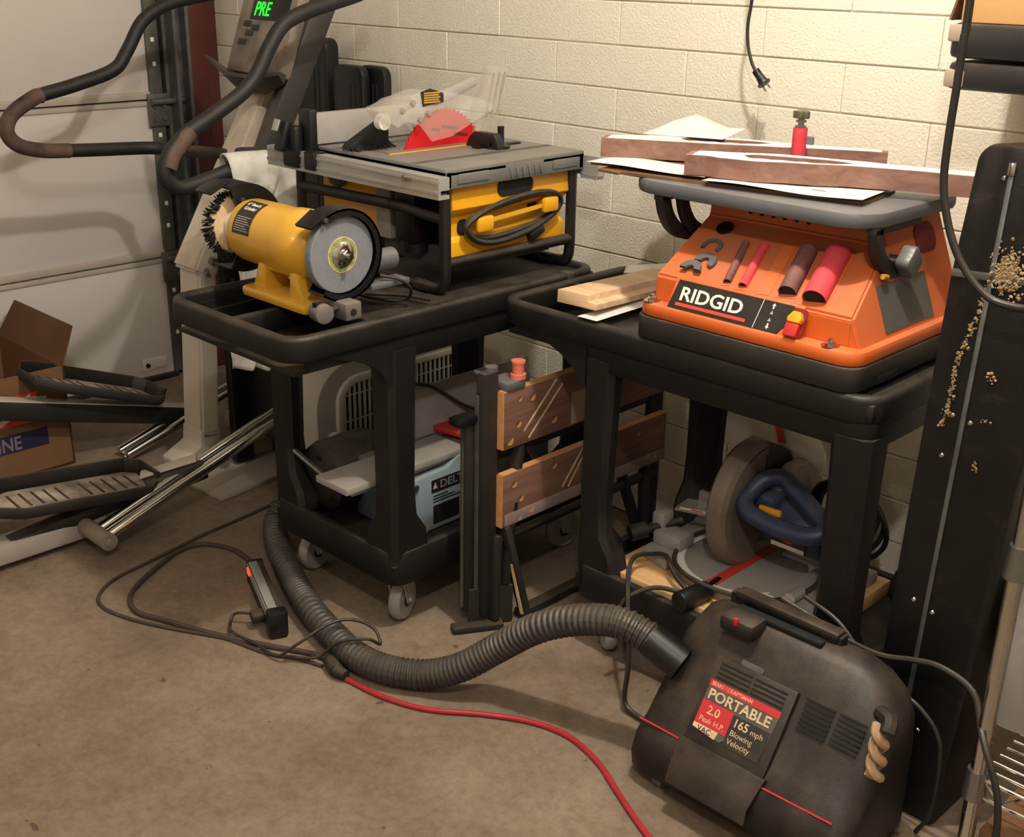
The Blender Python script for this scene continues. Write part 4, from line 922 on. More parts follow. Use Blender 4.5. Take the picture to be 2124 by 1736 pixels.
q = B(); q.prism([(.757, -.57), (.897, -.545), (.897, -.512), (.80, -.535), (.815, -.43), (.757, -.43)], (0, 0, .3505), (1, 0, 0), (0, 1, 0), (0, 0, .014), .003); ob('blade_guard', q, m_red, jn)
q = B(); q.prism([(0, 0), (.016, 0), (.0, .115), (-.016, .115)], (.755, -.68, .345), (1, 0, 0), (0, 0, 1), (0, .45, 0), .002); ob('fence', q, m_alud, jn)
q = B(); q.bb(.8975, .8985, -.69, -.575, .268, .300); lp = ob('brand_plate', q, m_label, jn)
text('DELTA', .027, (.8986, -.665, .276), (0, 1, 0), (0, 0, 1), mat('dim_print', (120, 124, 122), .5), lp, bold=.01, ext=.0002, sx=1.15)
q = B(); q.prism([(-.686, .278), (-.672, .278), (-.679, .294)], (.8985, 0, 0), (0, 1, 0), (0, 0, 1), (.0003, 0, 0)); ob('triangle_logo', q, m_smalltext, lp)
q = B()
for i in range(3): q.bb(.8984, .8988, -.685, -.60-.02*i, .244+.007*i, .247+.007*i)
ob('small_print', q, m_dark, jn)
q = B(); q.bb(.8975, .8985, -.685, -.605, .19, .236); ob('rating_plate', q, m_label, jn)
q = B(); q.bb(.8975, .9, -.59, -.545, .195, .242, .001); k = ob('switch_plate', q, m_alu, jn)
q = B(); q.bb(.9, .9035, -.583, -.552, .20, .236, .001); ob('switch', q, m_blk2, k)
q = B()
for y, z in ((-.74, .298), (-.745, .21), (-.55, .315)): q.cyl((.897, y, z), (.905, y, z), .008, n=12)
ob('cover_screw', q, m_stl, jn)
q = B(); q.cyl((.897, -.715, .19), (.899, -.715, .19), .017, n=20); ob('round_plug', q, m_alud, jn)
q = B(); q.bb(.86, .873, -.772, -.758, .225, .25, .002); ob('red_switch', q, m_orgp, jn)
q = B(); q.lathe([(0, 0), (.05, 0), (.078, .012), (.086, .035), (.086, .15), (.078, .17), (.03, .175), (0, .175)], (.645, -.82, .262), (0, 1, 0), 34); mo = ob('motor', q, m_blkdust, jn)
for i in range(6):
    a = i*pi/3+.4; q = B(); q.box((.645+.055*math.cos(a), -.815, .262+.055*math.sin(a)), (.022, .012, .010), .003, Matrix.Rotation(-a-pi/2, 3, 'Y')); ob('motor_vent', q, m_dark, mo)
q = B(); q.bb(.60, .69, -.79, -.68, .173, .20, .004); ob('motor_foot', q, m_blkdust, mo)
q = B(); q.cyl((.62, -.86, .338), (.79, -.90, .338), .006, n=10); ob('adjust_rod', q, m_stl, jn)
q = B(); q.tube([(.70, -.62, .36), (.715, -.62, .45), (.745, -.605, .470), (.76, -.557, .455), (.785, -.479, .397), (.80, -.398, .362), (.82, -.34, .356)], .0045, 8, smooth=6); ob('power_cord', q, m_cord, jn)

# ---- fan beside the cart
fa = thing('box_fan', (.35, -.41, 0), 'pale grey box fan with white grille behind the left cart', 'fan')
outl = [(-.16, .02), (-.655, .02), (-.66, .30)]+poly_arc(-.545, .325, .115, 180, 90, 10)+[(-.16, .425)]
inn = [(-.19, .05), (-.585, .05), (-.59, .28)]+poly_arc(-.53, .33, .06, 180, 90, 8)+[(-.19, .392)]
q = B(); q.prism(outl, (.27, 0, 0), (0, 1, 0), (0, 0, 1), (.165, 0, 0), .006); fb = ob('fan_body', q, m_fan, fa)
q = B(); q.sweep([V(.438, a, c) for a, c in inn], rrect(.022, .016, .005, 2), True, (1, 0, 0)); ob('grille_rim', q, m_white, fa)
q = B(); q.prism(inn, (.4355, 0, 0), (0, 1, 0), (0, 0, 1), (.001, 0, 0)); ob('grille_backing', q, m_dark, fa)
for i in range(24):
    y = -.575+i*.0163; zt = .388 if y > -.53 else .388-((-.53-y)/.06)**2*.055
    q = B(); q.bb(.4365, .4415, y-.003, y+.003, .055, zt); ob('grille_slat', q, m_white, fa)
for z in (.12, .20, .28, .35):
    q = B(); q.bb(.4375, .4405, -.585 if z < .3 else -.575, -.19, z-.0015, z+.0015); ob('grille_bar', q, m_white, fa)
q = B(); q.ball((.445, -.615, .235), .022, (.7, 1, 1.4)); ob('fan_knob', q, m_white, fa)
# ---- leaning plank
q = B(); q.loft([[(.235, -.605, .0), (.252, -.605, .0), (.252, -.475, .0), (.235, -.475, .0)], [(.235, -.555, .45), (.252, -.555, .45), (.252, -.425, .45), (.235, -.425, .45)]]); tag(ob('leaning_plank', q, m_plank), 'amber brown plank leaning upright beside the grey fan', 'plank')

# ================================================================== folding workbench between the carts
wb = thing('folding_workbench', (1.07, -.38, 0), 'folded portable workbench with brown jaw boards between the carts', 'workbench')
def jaw(z0, z1, tilt, holes):
    q = B(); pts = [(-.662, z0), (-.09, z0), (-.09, z1), (-.662, z1)]
    q.prism(pts, (1.078, 0, 0), (0, 1, 0), (0, 0, 1), (.018, 0, 0), .002); j = ob('jaw_board', q, m_jaw, wb)
    q = B(); q.bb(1.0775, 1.0955, -.6635, -.6615, z0+.001, z1-.001); q.bb(1.0775, 1.0955, -.66, -.092, z1-.0015, z1+.0012); ob('board_edge', q, m_jawedge, j)
    for y, z, r in holes:
        q = B(); q.cyl((1.0945, y, z), (1.0966, y, z), r, n=18); ob('dog_hole', q, m_ply, j)
        q = B(); q.prism(poly_arc(y, z, r*.92, 215, 395, 10), (1.0966, 0, 0), (0, 1, 0), (0, 0, 1), (.0003, 0, 0)); ob('hole_lip', q, m_jawedge, j)
    for (a, c, d, e) in ((-.60, z0+.03, -.50, z1-.005), (-.585, z0+.01, -.48, z1-.02)) if z0 > .4 else ((-.47, z0+.04, -.40, z1-.003), (-.45, z0+.035, -.385, z1-.006)):
        q = B(); q.bar((1.0962, a, c), (1.0962, d, e), .0006, .005, (0, -.7, .7)); ob('scratch_mark', q, m_cream, j)
    return j
ju = jaw(.425, .555, 0, ((-.615, .531, .007), (-.575, .527, .010), (-.617, .475, .009), (-.505, .457, .010), (-.642, .443, .011), (-.17, .50, .009)))
jl = jaw(.242, .366, 0, ((-.627, .338, .009), (-.605, .298, .009), (-.57, .262, .010), (-.608, .252, .007), (-.50, .345, .009), (-.16, .27, .009), (-.13, .262, .007), (-.2, .34, .006)))
q = B(); q.bb(1.0955, 1.0968, -.448, -.40, .43, .505); ob('worn_label', q, m_worn, ju)
q = B(); q.bb(1.0958, 1.0968, -.655, -.095, .2435, .272, .0003); ob('dust_band', q, mat('dusty_grey_band', (140, 122, 116), .9), jl)
q = B(); q.bb(1.05, 1.078, -.70, -.66, .03, .60, .003); q.bb(1.03, 1.05, -.725, -.695, .04, .50, .003); k = ob('end_post', q, m_blkdust, wb)
q = B(); q.bb(1.052, 1.060, -.7045, -.70, .06, .55); q.bb(1.034, 1.040, -.729, -.725, .05, .48); ob('post_groove', q, m_galvd, k)
q = B(); q.bb(1.05, 1.075, -.12, -.08, .03, .60, .003); ob('end_post', q, m_blkdust, wb)
q = B(); q.bb(1.025, 1.06, -.755, -.70, .49, .508, .003); ob('handle', q, m_blk2, wb)
q = B(); q.bar((1.04, -.76, .008), (1.10, -.66, .008), .03, .016, bev=.003); q.bar((1.05, -.72, .05), (1.10, -.63, .05), .006, .09); ob('front_foot', q, m_blkdust, wb)
for (a, c) in (((1.085, -.645, .24), (1.115, -.60, .005)), ((1.075, -.66, .22), (1.085, -.675, .02)), ((1.08, -.60, .42), (1.085, -.645, .1))):
    q = B(); q.bar(a, c, .016, .028, (1, 0, 0), .003); ob('leg', q, m_blkdust, wb)
q = B(); q.bar((1.1, -.628, .15), (1.114, -.606, .02), .0175, .008, (1, 0, 0)); ob('paint_mark', q, m_cream, wb)
for (a, c) in (((1.07, -.14, .35), (1.10, -.16, .005)), ((1.07, -.30, .40), (1.075, -.15, .05)), ((1.06, -.56, .40), (1.06, -.45, .22))):
    q = B(); q.bar(a, c, .016, .028, (1, 0, 0), .003); ob('leg', q, m_blkdust, wb)
q = B(); q.cyl((1.075, -.66, .205), (1.075, -.10, .205), .012, n=12); q.cyl((1.055, -.66, .40), (1.055, -.1, .40), .012, n=12); ob('cross_tube', q, m_tube, wb)
q = B(); q.bar((1.10, -.61, .012), (1.10, -.12, .012), .03, .02, bev=.004); ob('foot_bar', q, m_tube, wb)
q = B(); q.bb(1.04, 1.10, -.655, -.60, .556, .575, .004); q.cyl((1.06, -.665, .57), (1.06, -.665, .607), .014, n=16); q.bar((1.05, -.70, .60), (1.06, -.66, .585), .012, .006); ob('clamp_bracket', q, m_gry, wb)
q = B(); q.cyl((1.085, -.61, .575), (1.085, -.61, .585), .017, n=16); q.lathe([(0, 0), (.0115, 0), (.0140, .030), (.0152, .031), (.0152, .036), (0, .036)], (1.085, -.61, .578), (0, 0, 1), 22); pg = tag(ob('bench_peg', q, m_orgcap, None), 'faded orange tapered peg standing on the upper jaw', 'peg')

# ================================================================== mitre saw on the right cart's lower shelf
q = B(); q.bb(1.315, 1.77, -.572, -.19, .173, .205, .001); tag(ob('plywood_board', q, m_pine), 'light plywood board under the mitre saw', 'board')
ms = thing('mitre_saw', (1.53, -.38, .205), 'blue mitre saw with smoky blade guard on lower cart shelf', 'mitre saw')
CX, CY = 1.54, -.385
q = B(); q.lathe([(0, 0), (.135, 0), (.14, .004), (.14, .018), (.132, .022), (0, .022)], (CX, CY, .2055), (0, 0, 1), 44); tt = ob('turntable', q, m_alud, ms)
q = B(); q.lathe([(.128, .0), (.146, 0), (.146, .004), (.128, .004)], (CX, CY, .226), (0, 0, 1), 44); ob('scale_ring', q, m_white, tt)
q = B(); q.bb(CX-.012, CX+.012, CY-.13, CY+.10, .227, .2295, .001); ob('kerf_plate', q, m_red, tt)
q = B(); q.prism([(1.645, -.47), (1.745, -.45), (1.755, -.22), (1.60, -.21), (1.655, -.30)], (0, 0, .2055), (1, 0, 0), (0, 1, 0), (0, 0, .026), .004); ob('base_casting', q, m_alud, ms)
q = B(); q.prism([(1.345, -.485), (1.42, -.50), (1.41, -.36), (1.47, -.26), (1.34, -.26)], (0, 0, .2055), (1, 0, 0), (0, 1, 0), (0, 0, .024), .004); q.bb(1.345, 1.42, -.455, -.40, .228, .262, .008); ob('base_casting', q, m_alud, ms)
q = B(); q.cyl((1.72, -.47, .218), (1.72, -.45, .218), .014, n=16); q.cyl((1.70, -.475, .245), (1.70, -.435, .245), .012, n=14); ob('base_boss', q, m_alu, ms)
for x0, x1 in ((1.345, 1.50), (1.575, 1.75)):
    q = B(); q.bb(x0, x1, -.292, -.278, .229, .30, .003); q.bb(x0, x1, -.30, -.25, .2285, .236); f_ = ob('fence', q, m_alud, ms)
    q = B()
    for i in range(3): q.cyl((x0+.03+.05*i, -.2935, .285), (x0+.03+.05*i, -.291, .285), .004, n=10)
    ob('fence_hole', q, m_dark, f_)
q = B(); q.prism([(1.36, -.40), (1.47, -.36), (1.46, -.30), (1.35, -.34)], (0, 0, .293), (1, 0, 0), (0, 1, 0), (0, 0, .006)); sg = ob('side_bracket', q, m_clearw, ms)
q = B(); q.prism([(1.37, -.398), (1.45, -.369), (1.447, -.36), (1.367, -.389)], (0, 0, .2992), (1, 0, 0), (0, 1, 0), (0, 0, .001)); k = ob('warning_sticker', q, m_paper, sg)
q = B(); q.prism([(1.395, -.389), (1.42, -.38), (1.4185, -.3755), (1.3935, -.3845)], (0, 0, .3002), (1, 0, 0), (0, 1, 0), (0, 0, .0005)); ob('sticker_mark', q, m_redp, k)
# blade and smoky lower guard
GX, GY, GZ = 1.515, -.345, .352
q = B(); q.cyl((GX-.002, GY, GZ), (GX+.002, GY, GZ), .118, n=48); ob('blade', q, m_stl, ms)
def ringpoly(r0, r1, a0, a1, n=26): return poly_arc(0, 0, r1, a0, a1, n)+poly_arc(0, 0, r0, a1, a0, n)
q = B()
rings = []
for i in range(29):
    a = math.radians(88+(268-88)*i/28); ca, sa = math.cos(a), math.sin(a)
    R1 = .142; R1 = .142; W2 = .72; prof = [(x_*W2, r_) for x_, r_ in [(-.036, R1-.030), (-.034, R1-.012), (-.022, R1-.002), (0, R1), (.022, R1-.002), (.034, R1-.012), (.036, R1-.030), (.033, R1-.030), (.02, R1-.007), (0, R1-.004), (-.02, R1-.007), (-.033, R1-.030)]]
    rings.append([(GX+x, GY+r*ca, GZ+r*sa) for x, r in prof])
q.loft(rings); lg = ob('lower_guard', q, m_smoke, ms)
for sx in (-1, 1):
    q = B(); q.prism(ringpoly(.03, .113, 92, 266), (GX+sx*.0245-.001, GY, GZ), (0, 1, 0), (0, 0, 1), (.002, 0, 0)); ob('guard_side', q, m_smoke, lg)
q = B(); q.prism(ringpoly(.02, .128, 5, 120), (GX-.03, GY, GZ), (0, 1, 0), (0, 0, 1), (.055, 0, 0), .004); ob('upper_guard', q, m_blkdust, ms)
# arm, motor, handle
q = B(); q.prism([(-.36, .40), (-.30, .437), (-.25, .435), (-.19, .38), (-.19, .23), (-.23, .23), (-.245, .35), (-.33, .382)], (GX+.04, 0, 0), (0, 1, 0), (0, 0, 1), (.034, 0, 0), .006); ob('saw_arm', q, m_alud, ms)
q = B(); q.cyl((GX+.06, GY, GZ-.02), (GX+.19, GY, GZ-.02), .052, n=28, bev=.008); mo = ob('motor_housing', q, m_blue, ms)
q = B(); q.cyl((GX+.19, GY, GZ-.02), (GX+.215, GY, GZ-.02), .045, .03, n=24); ob('motor_cap', q, m_blk2, mo)
q = B(); q.bb(GX+.085, GX+.165, GY-.0545, GY-.052, GZ-.05, GZ-.02); k = ob('brand_sticker', q, m_label, mo)
q = B(); q.bb(GX+.087, GX+.163, GY-.0552, GY-.0542, GZ-.049, GZ-.04); ob('sticker_text', q, m_white, k)
q = B(); q.bb(GX+.115, GX+.135, GY-.0553, GY-.0542, GZ-.036, GZ-.030); ob('sticker_mark', q, m_redp, k)
hp = [(1.548, -.41, .398), (1.552, -.432, .384), (1.58, -.445, .374), (1.64, -.450, .369), (1.70, -.448, .371), (1.730, -.432, .380), (1.722, -.412, .392), (1.68, -.392, .404), (1.63, -.372, .420), (1.592, -.362, .432), (1.562, -.378, .424)]
q = B(); q.tube(hp, .0185, 14, True, 5); h = ob('d_handle', q, m_blue, ms)
q = B(); q.bar((1.585, -.428, .386), (1.635, -.428, .388), .010, .014, bev=.003); ob('trigger', q, mat('amber_trigger', (226, 160, 40), .4), h)
q = B(); q.bb(1.545, 1.60, -.40, -.33, .345, .40, .01); ob('handle_neck', q, m_blue, ms)
# knobs and clamp rods
q = B(); q.cyl((1.535, -.61, .222), (1.545, -.53, .222), .021, n=18, bev=.003); q.cyl((1.545, -.53, .222), (1.54, -.48, .222), .01, n=10); ob('mitre_lock_knob', q, m_blk2, ms)
q = B(); q.cyl((1.330, -.47, .258), (1.375, -.39, .27), .009, n=12); q.cyl((1.316, -.495, .254), (1.334, -.463, .259), .018, n=16); ob('clamp_rod', q, m_blkdust, ms)
q = B(); q.bb(1.33, 1.362, -.44, -.40, .24, .295, .006); ob('clamp_post', q, m_alud, ms)
# dust bag, coil of cord
q = B()
def bag(i, j):
    a = 2*pi*i; t_ = j; r = .045*math.sin(pi*min(1, .12+t_*.95))**.6+.006; r *= 1+.12*math.sin(3*a+5*t_)
    return (1.552+r*1.0*math.cos(a)-.05*t_, -.20-.015*t_+r*.7*math.sin(a), .392+.145*t_)
q.grid(bag, 26, 16); dbg = ob('dust_bag', q, mat('white_bag_fabric', (232, 228, 220), .85, col2=(204, 196, 184), scale=14), ms, 70)
q = B(); q.bar((1.488, -.252, .53), (1.515, -.250, .455), .002, .014, (1, 0, 0)); ob('bag_print', q, m_orgp, dbg)
q = B()
for k in range(4):
    cxx, r_ = 1.66+.012*k, .062+.006*k
    q.tube([(cxx+r_*math.cos(2*pi*i/14), -.235-.008*k+.02*math.sin(4*pi*i/14+k), .34+r_*1.15*math.sin(2*pi*i/14)) for i in range(14)], .0055, 8, True, 4)
ob('cord_coil', q, m_cord, ms)
q = B(); q.tube([(CX+.152*math.cos(a)+.01, CY+.152*math.sin(a)-.008, .2375+.004*math.sin(3*a)) for a in [2*pi*i/18 for i in range(18)]], .005, 8, True, 4); ob('cord_loop', q, m_cord, ms)
q = B(); q.tube([(1.39, -.50, .235), (1.375, -.545, .24), (1.40, -.60, .235), (1.45, -.66, .19), (1.49, -.70, .10), (1.50, -.715, .02), (1.56, -.72, .008)], .005, 8, smooth=6)
q.tube([(1.39, -.50, .235), (1.43, -.515, .25), (1.47, -.54, .235), (1.53, -.56, .215)], .005, 8, smooth=6)
q.tube([(1.53, -.57, .222), (1.47, -.60, .225), (1.43, -.64, .20), (1.42, -.66, .16)], .005, 8, smooth=6); ob('power_cord', q, m_cord, ms)
# ================================================================== portable vacuum
va = thing('portable_vacuum', (1.85, -.75, 0), 'dusty black portable vacuum with red and white label on floor', 'vacuum')
base = [(-.87, .03), (-.875, .07), (-.862, .115), (-.83, .145), (-.79, .20), (-.75, .262), (-.715, .308), (-.68, .325), (-.645, .315), (-.635, .25), (-.632, .03)]
def vprof(s_, zs_=1.0, yc=-.745): return [((y-yc)*s_+yc, .03+(z-.03)*zs_) for y, z in base]
secs = [(1.625, .80, .66), (1.635, .93, .80), (1.66, .985, .93), (1.70, 1.0, .985), (1.75, 1.0, 1.0), (1.96, 1.0, 1.0), (2.00, .99, .96), (2.035, .95, .88), (2.055, .88, .76), (2.06, .78, .64)]
q = B(); q.loft([[(x, y, z) for y, z in vprof(a, b_)] for x, a, b_ in secs]); sh = ob('shell', q, m_vac, va, 45)
fu = V(1, 0, 0); fv = V(0, .08, .12).normalized(); fnn = fu.cross(fv)
def fp(x, t_, h=0.0): return V(x, -.83, .145)+fv*t_+fnn*h     # on the sloped face
q = B(); q.bb(1.66, 2.04, -.86, -.645, .018, .035, .004); ob('plinth', q, m_blkdust, va)
for x, y in ((1.69, -.845), (2.0, -.845), (1.69, -.665), (2.0, -.665)):
    q = B(); q.cyl((x-.01, y, .0145), (x+.01, y, .0145), .0143, n=14); ob('wheel', q, m_gry, va)
q = B(); q.bar(fp(1.640, -.028, .0072), fp(1.745, -.028, .0068), .0028, .004, fnn); ob('red_pinstripe', q, m_redp, va)
q = B(); q.bar(fp(1.90, -.034, .0098), fp(2.03, -.032, .004), .0028, .004, fnn); ob('red_pinstripe', q, m_redp, va)
# raised centre panel and tank front
Rv = Matrix((fu, fv, fnn)).transposed()
q = B(); q.box(fp(1.815, .045, .003), (.165, .18, .012), .004, Rv); cp = ob('centre_panel', q, m_vac, va)
q = B(); q.prism([(1.728, 0), (1.905, 0), (1.895, -.06), (1.90, -.085), (1.735, -.085)], fp(0, -.02, .004), fu, fv, fnn*.012, .003); ob('tank_front', q, m_vac, va)
def vents(x0, x1, t0, n, h):
    for i in range(n):
        q = B(); q.bar(fp(x0, t0+.0085*i, h), fp(x1, t0+.0085*i, h), .0035, .003, fnn); ob('vent_slot', q, m_dark, va)
vents(1.748, 1.812, .098, 4, .0085); vents(1.818, 1.882, .098, 4, .0085); vents(1.912, 1.965, .080, 7, .0012); vents(1.972, 2.022, .080, 7, -.0035)
H0 = .0093
def plate(nm, pts, mt, h, par, th=.0006):
    q = B(); q.prism(pts, fp(0, 0, h), fu, fv, fnn*th); return ob(nm, q, mt, par)
lb = plate('label', [(1.742, .005), (1.80, -.002), (1.815, .012), (1.82, -.004), (1.878, .0), (1.884, .092), (1.742, .092)], m_galvd, H0, va)
plate('red_strip', [(1.742, .080), (1.884, .080), (1.884, .092), (1.742, .092)], m_redp, H0+.0006, lb)
plate('red_field', [(1.742, .012), (1.806, .012), (1.806, .055), (1.742, .055)], m_redp, H0+.0006, lb)
plate('black_field', [(1.807, -.003), (1.879, -.003), (1.880, .052), (1.807, .052)], m_label, H0+.0006, lb)
plate('torn_corner', [(1.742, .004), (1.790, -.002), (1.792, .012), (1.742, .012)], m_cream, H0+.0007, lb)
def vt(s_, sz, x, t_, mt, **kw): return text(s_, sz, fp(x, t_, H0+.0014), fu, fv, mt, lb, ext=.0002, **kw)
vt('PORTABLE', .0255, 1.747, .0588, m_cream, bold=.022, sx=1.04)
vt('SEARS / CRAFTSMAN', .009, 1.746, .083, m_cream, bold=.01)
vt('2.0', .021, 1.757, .034, m_cream, bold=.012)
vt('Peak H.P.', .0135, 1.748, .018, m_cream)
vt('165', .0205, 1.811, .034, m_cream, bold=.014); vt('mph', .0145, 1.846, .034, m_cream)
vt('Blowing', .014, 1.812, .018, m_cream); vt('Velocity', .014, 1.812, .003, m_cream)
vt('VAC', .014, 1.752, .0005, m_label, bold=.012)
# top handle, switch, inlet collar, exhaust
q = B(); q.bar((1.705, -.668, .338), (1.915, -.668, .335), .030, .020, bev=.006); q.bar((1.712, -.668, .31), (1.712, -.668, .34), .03, .022, (0, 1, 0)); q.bar((1.905, -.668, .31), (1.905, -.668, .338), .03, .022, (0, 1, 0)); ob('carry_handle', q, m_vac, va)
q = B(); q.bb(1.722, 1.895, -.70, -.68, .318, .3275, .003); ob('handle_recess', q, m_dark, va)
q = B(); q.box((1.755, -.725, .318), (.07, .05, .03), .008); k = ob('switch_block', q, m_blkdust, va)
q = B(); q.box((1.755, -.748, .330), (.008, .006, .014), .001); ob('red_switch', q, m_red, k)
q = B(); q.prism(rrect(.045, .010, .003, 3), fp(1.80, .140, .0005), fu, fv, fnn*.001); ob('small_badge', q, m_galvd, va)
q = B(); q.cyl((1.665, -.770, .212), (1.60, -.785, .243), .034, .032, n=24); ob('inlet_collar', q, m_blk2, va)
# corrugated hose
hp = [V(*p) for p in [(1.615, -.782, .236), (1.583, -.79, .250), (1.538, -.805, .260), (1.481, -.82, .247), (1.422, -.835, .222), (1.362, -.85, .183), (1.291, -.871, .12), (1.237, -.912, .072), (1.175, -.95, .042), (1.10, -.992, .036), (1.014, -1.006, .036), (.911, -.99, .036), (.776, -.954, .036), (.617, -.892, .036), (.49, -.835, .038), (.41, -.785, .055), (.40, -.75, .09)]]
P_ = spline(hp, 60)
acc = 0; pts = [P_[0]]; 
for a, c in zip(P_, P_[1:]):
    acc += (c-a).length
    if acc >= .0026: pts.append(c); acc = 0
rad = [(1.0 if (i // 2) % 2 == 0 else .90) for i in range(len(pts))]
q = B(); q.sweep(pts, [(math.cos(2*pi*i/16)*.031, math.sin(2*pi*i/16)*.031) for i in range(16)], False, None, rad); ob('hose', q, m_hose, va, 20)
# tan rope loop on the side
tr_ = thing('cloth_tie', (2.055, -.78, .2), 'tan twisted cloth strip hanging from the vacuum', 'cloth')
q = B()
for ph in (0, pi):
    q.tube([(2.058+.008*math.cos(ph+i*1.1), -.785+.012*math.sin(ph+i*1.1), .29-.011*i) for i in range(10)], .008, 8, smooth=4)
ob('twisted_strip', q, m_tan, tr_)
q = B(); q.tube([(2.045, -.77, .300), (2.07, -.785, .302), (2.075, -.80, .29)], .013, 8, smooth=3); ob('tie_knot', q, m_vac, tr_)

# ================================================================== cords on the floor
def cord(nm, pts, r, mt, label, cat='cord', n=8):
    q = B(); q.tube([V(*p) for p in pts], r, n, smooth=6); return tag(ob(nm, q, mt), label, cat)
Z = .0042
cord('power_cable', [(x, y, Z) for x, y in [(.20, -.60), (.222, -.667), (.24, -.778), (.256, -.905), (.288, -1.061), (.312, -1.177), (.359, -1.244), (.417, -1.263), (.49, -1.249), (.575, -1.214), (.671, -1.163), (.732, -1.133), (.83, -1.108), (.90, -1.07), (.955, -1.052)]], .004, m_corddusty, 'thin dusty cable making the widest loop over the floor')
ps = thing('power_strip', (.67, -.99, 0), 'black power strip with silver edge and red light on floor', 'power strip')
p0, p1 = V(.545, -.945, 0), V(.80, -1.055, 0); d_ = (p1-p0).normalized(); n2 = V(-d_.y, d_.x, 0)
Mp = Matrix(((d_.x, n2.x, 0, (p0.x+p1.x)/2), (d_.y, n2.y, 0, (p0.y+p1.y)/2), (0, 0, 1, 0), (0, 0, 0, 1)))
LL = (p1-p0).length
q = B(Mp); q.bb(-LL/2+.012, LL/2-.03, -.014, .022, .001, .06, .004); ob('strip_body', q, m_blkdust, ps)
q = B(Mp); q.bb(-LL/2+.014, LL/2-.032, -.012, .008, .0595, .062, .0008); q.bb(-LL/2+.014, LL/2-.032, -.0155, -.0135, .036, .060, .0006); ob('silver_face', q, m_alu, ps)
q = B(Mp); q.bb(LL/2-.034, LL/2, -.019, .026, .001, .066, .008); ob('end_cap', q, m_blk2, ps)
q = B(Mp); q.bb(-LL/2, -LL/2+.016, -.016, .024, .001, .063, .006); ob('end_cap', q, m_blk2, ps)
q = B(Mp); q.bb(-LL/2+.025, -LL/2+.045, -.0185, -.014, .040, .056, .002); ob('lit_switch', q, m_redled, ps)
q = B(Mp); q.bb(LL/2-.085, LL/2-.05, -.045, -.014, .018, .040, .006); ob('plugged_in_plug', q, m_blkdust, ps)
q = B(); q.tube([V(*p) for p in [(.545, -.94, .03), (.515, -.915, .012), (.472, -.90, .0062), (.375, -.896, .0062), (.302, -.934, .0062), (.295, -.998, .0062), (.329, -1.072, .0062), (.373, -1.147, .0062), (.419, -1.198, .0062), (.491, -1.220, .0065), (.564, -1.195, .0062), (.687, -1.149, .0062), (.801, -1.096, .0062), (.91, -1.038, .0062), (.968, -1.036, .012)]], .006, 8, smooth=6); ob('strip_cord', q, m_corddusty, ps)
cord('appliance_cord', [(.715, -1.055, .029), (.69, -1.075, .03), (.675, -1.085, .022), (.685, -1.10, .012), (.72, -1.118, .012), (.80, -1.11, .013), (.87, -1.105, .014), (.91, -1.08, .05), (.935, -1.02, .082), (.955, -.975, .085), (1.0, -.95, .075), (1.03, -.955, .05), (1.03, -.99, .077), (.985, -1.03, .066), (.94, -1.055, .02), (.88, -1.092, .012)], .0035, m_cord, 'thin black cord from the power strip looping over the hose')
rc = thing('extension_cord', (1.35, -.93, 0), 'red extension cord snaking across the floor to the frame bottom', 'cord')
q = B(); q.tube([V(x, y, .0062) for x, y in [(1.028, -1.048), (1.134, -1.033), (1.226, -.998), (1.311, -.933), (1.394, -.882), (1.478, -.862), (1.567, -.88), (1.640, -.915), (1.722, -.955), (1.80, -.985), (1.95, -1.02)]], .0052, 10, smooth=6); ob('red_cable', q, m_rubred, rc)
q = B(); q.cyl((1.032, -1.0485, .016), (1.005, -1.052, .016), .010, .015, n=14); q.cyl((1.005, -1.052, .016), (.96, -1.036, .016), .0155, n=14, bev=.002); ob('cord_connector', q, m_blkdust, rc)
cord('vacuum_cord', [(1.77, -.628, .335), (1.85, -.625, .318), (1.90, -.622, .305), (1.967, -.628, .307), (2.026, -.628, .324), (2.075, -.63, .333), (2.135, -.64, .319), (2.19, -.72, .30), (2.235, -.74, .22), (2.25, -.75, .10), (2.26, -.755, .02)], .0055, m_cord, 'thick black cord arching right from behind the vacuum')
cord('thin_cord', [(1.80, -.60, .34), (1.874, -.612, .327), (1.935, -.622, .287), (1.984, -.632, .262), (2.046, -.64, .254), (2.09, -.64, .215), (2.103, -.64, .15), (2.10, -.64, .06), (2.08, -.635, .008)], .004, m_cord, 'thin black cord drooping down beside the black case')

# ================================================================== hanging plug cord and cable
hc = thing('hanging_plug_cord', (1.29, -.08, 1.13), 'black cord with two prong plug hanging before the block wall', 'cord')
q = B(); q.tube([V(*p) for p in [(1.30, -.16, 2.45), (1.28, -.14, 1.8), (1.245, -.10, 1.45), (1.234, -.08, 1.334), (1.229, -.08, 1.278), (1.234, -.08, 1.235), (1.247, -.08, 1.201), (1.259, -.08, 1.184)]], .0036, 10, smooth=6); ob('cable', q, m_cord, hc)
pd_ = V(.030, 0, -.031).normalized(); pc = V(1.257, -.08, 1.187)
q = B(); q.cyl(pc, pc+pd_*.016, .0055, .008, n=14)
for i in range(4): q.cyl(pc+pd_*(.002+.004*i), pc+pd_*(.004+.004*i), .0085, n=14)
q.cyl(pc+pd_*.016, pc+pd_*.034, .0085, .011, n=16); q.cyl(pc+pd_*.034, pc+pd_*.037, .0145, n=18); pb = ob('plug_body', q, m_blk2, hc)
pv = V(.031, 0, .030).normalized()
for s_ in (-1, 1):
    q = B(); q.bar(pc+pd_*.036+pv*s_*.006, pc+pd_*.052+pv*s_*.006, .006, .0016, pv); ob('prong', q, m_stl, pb)
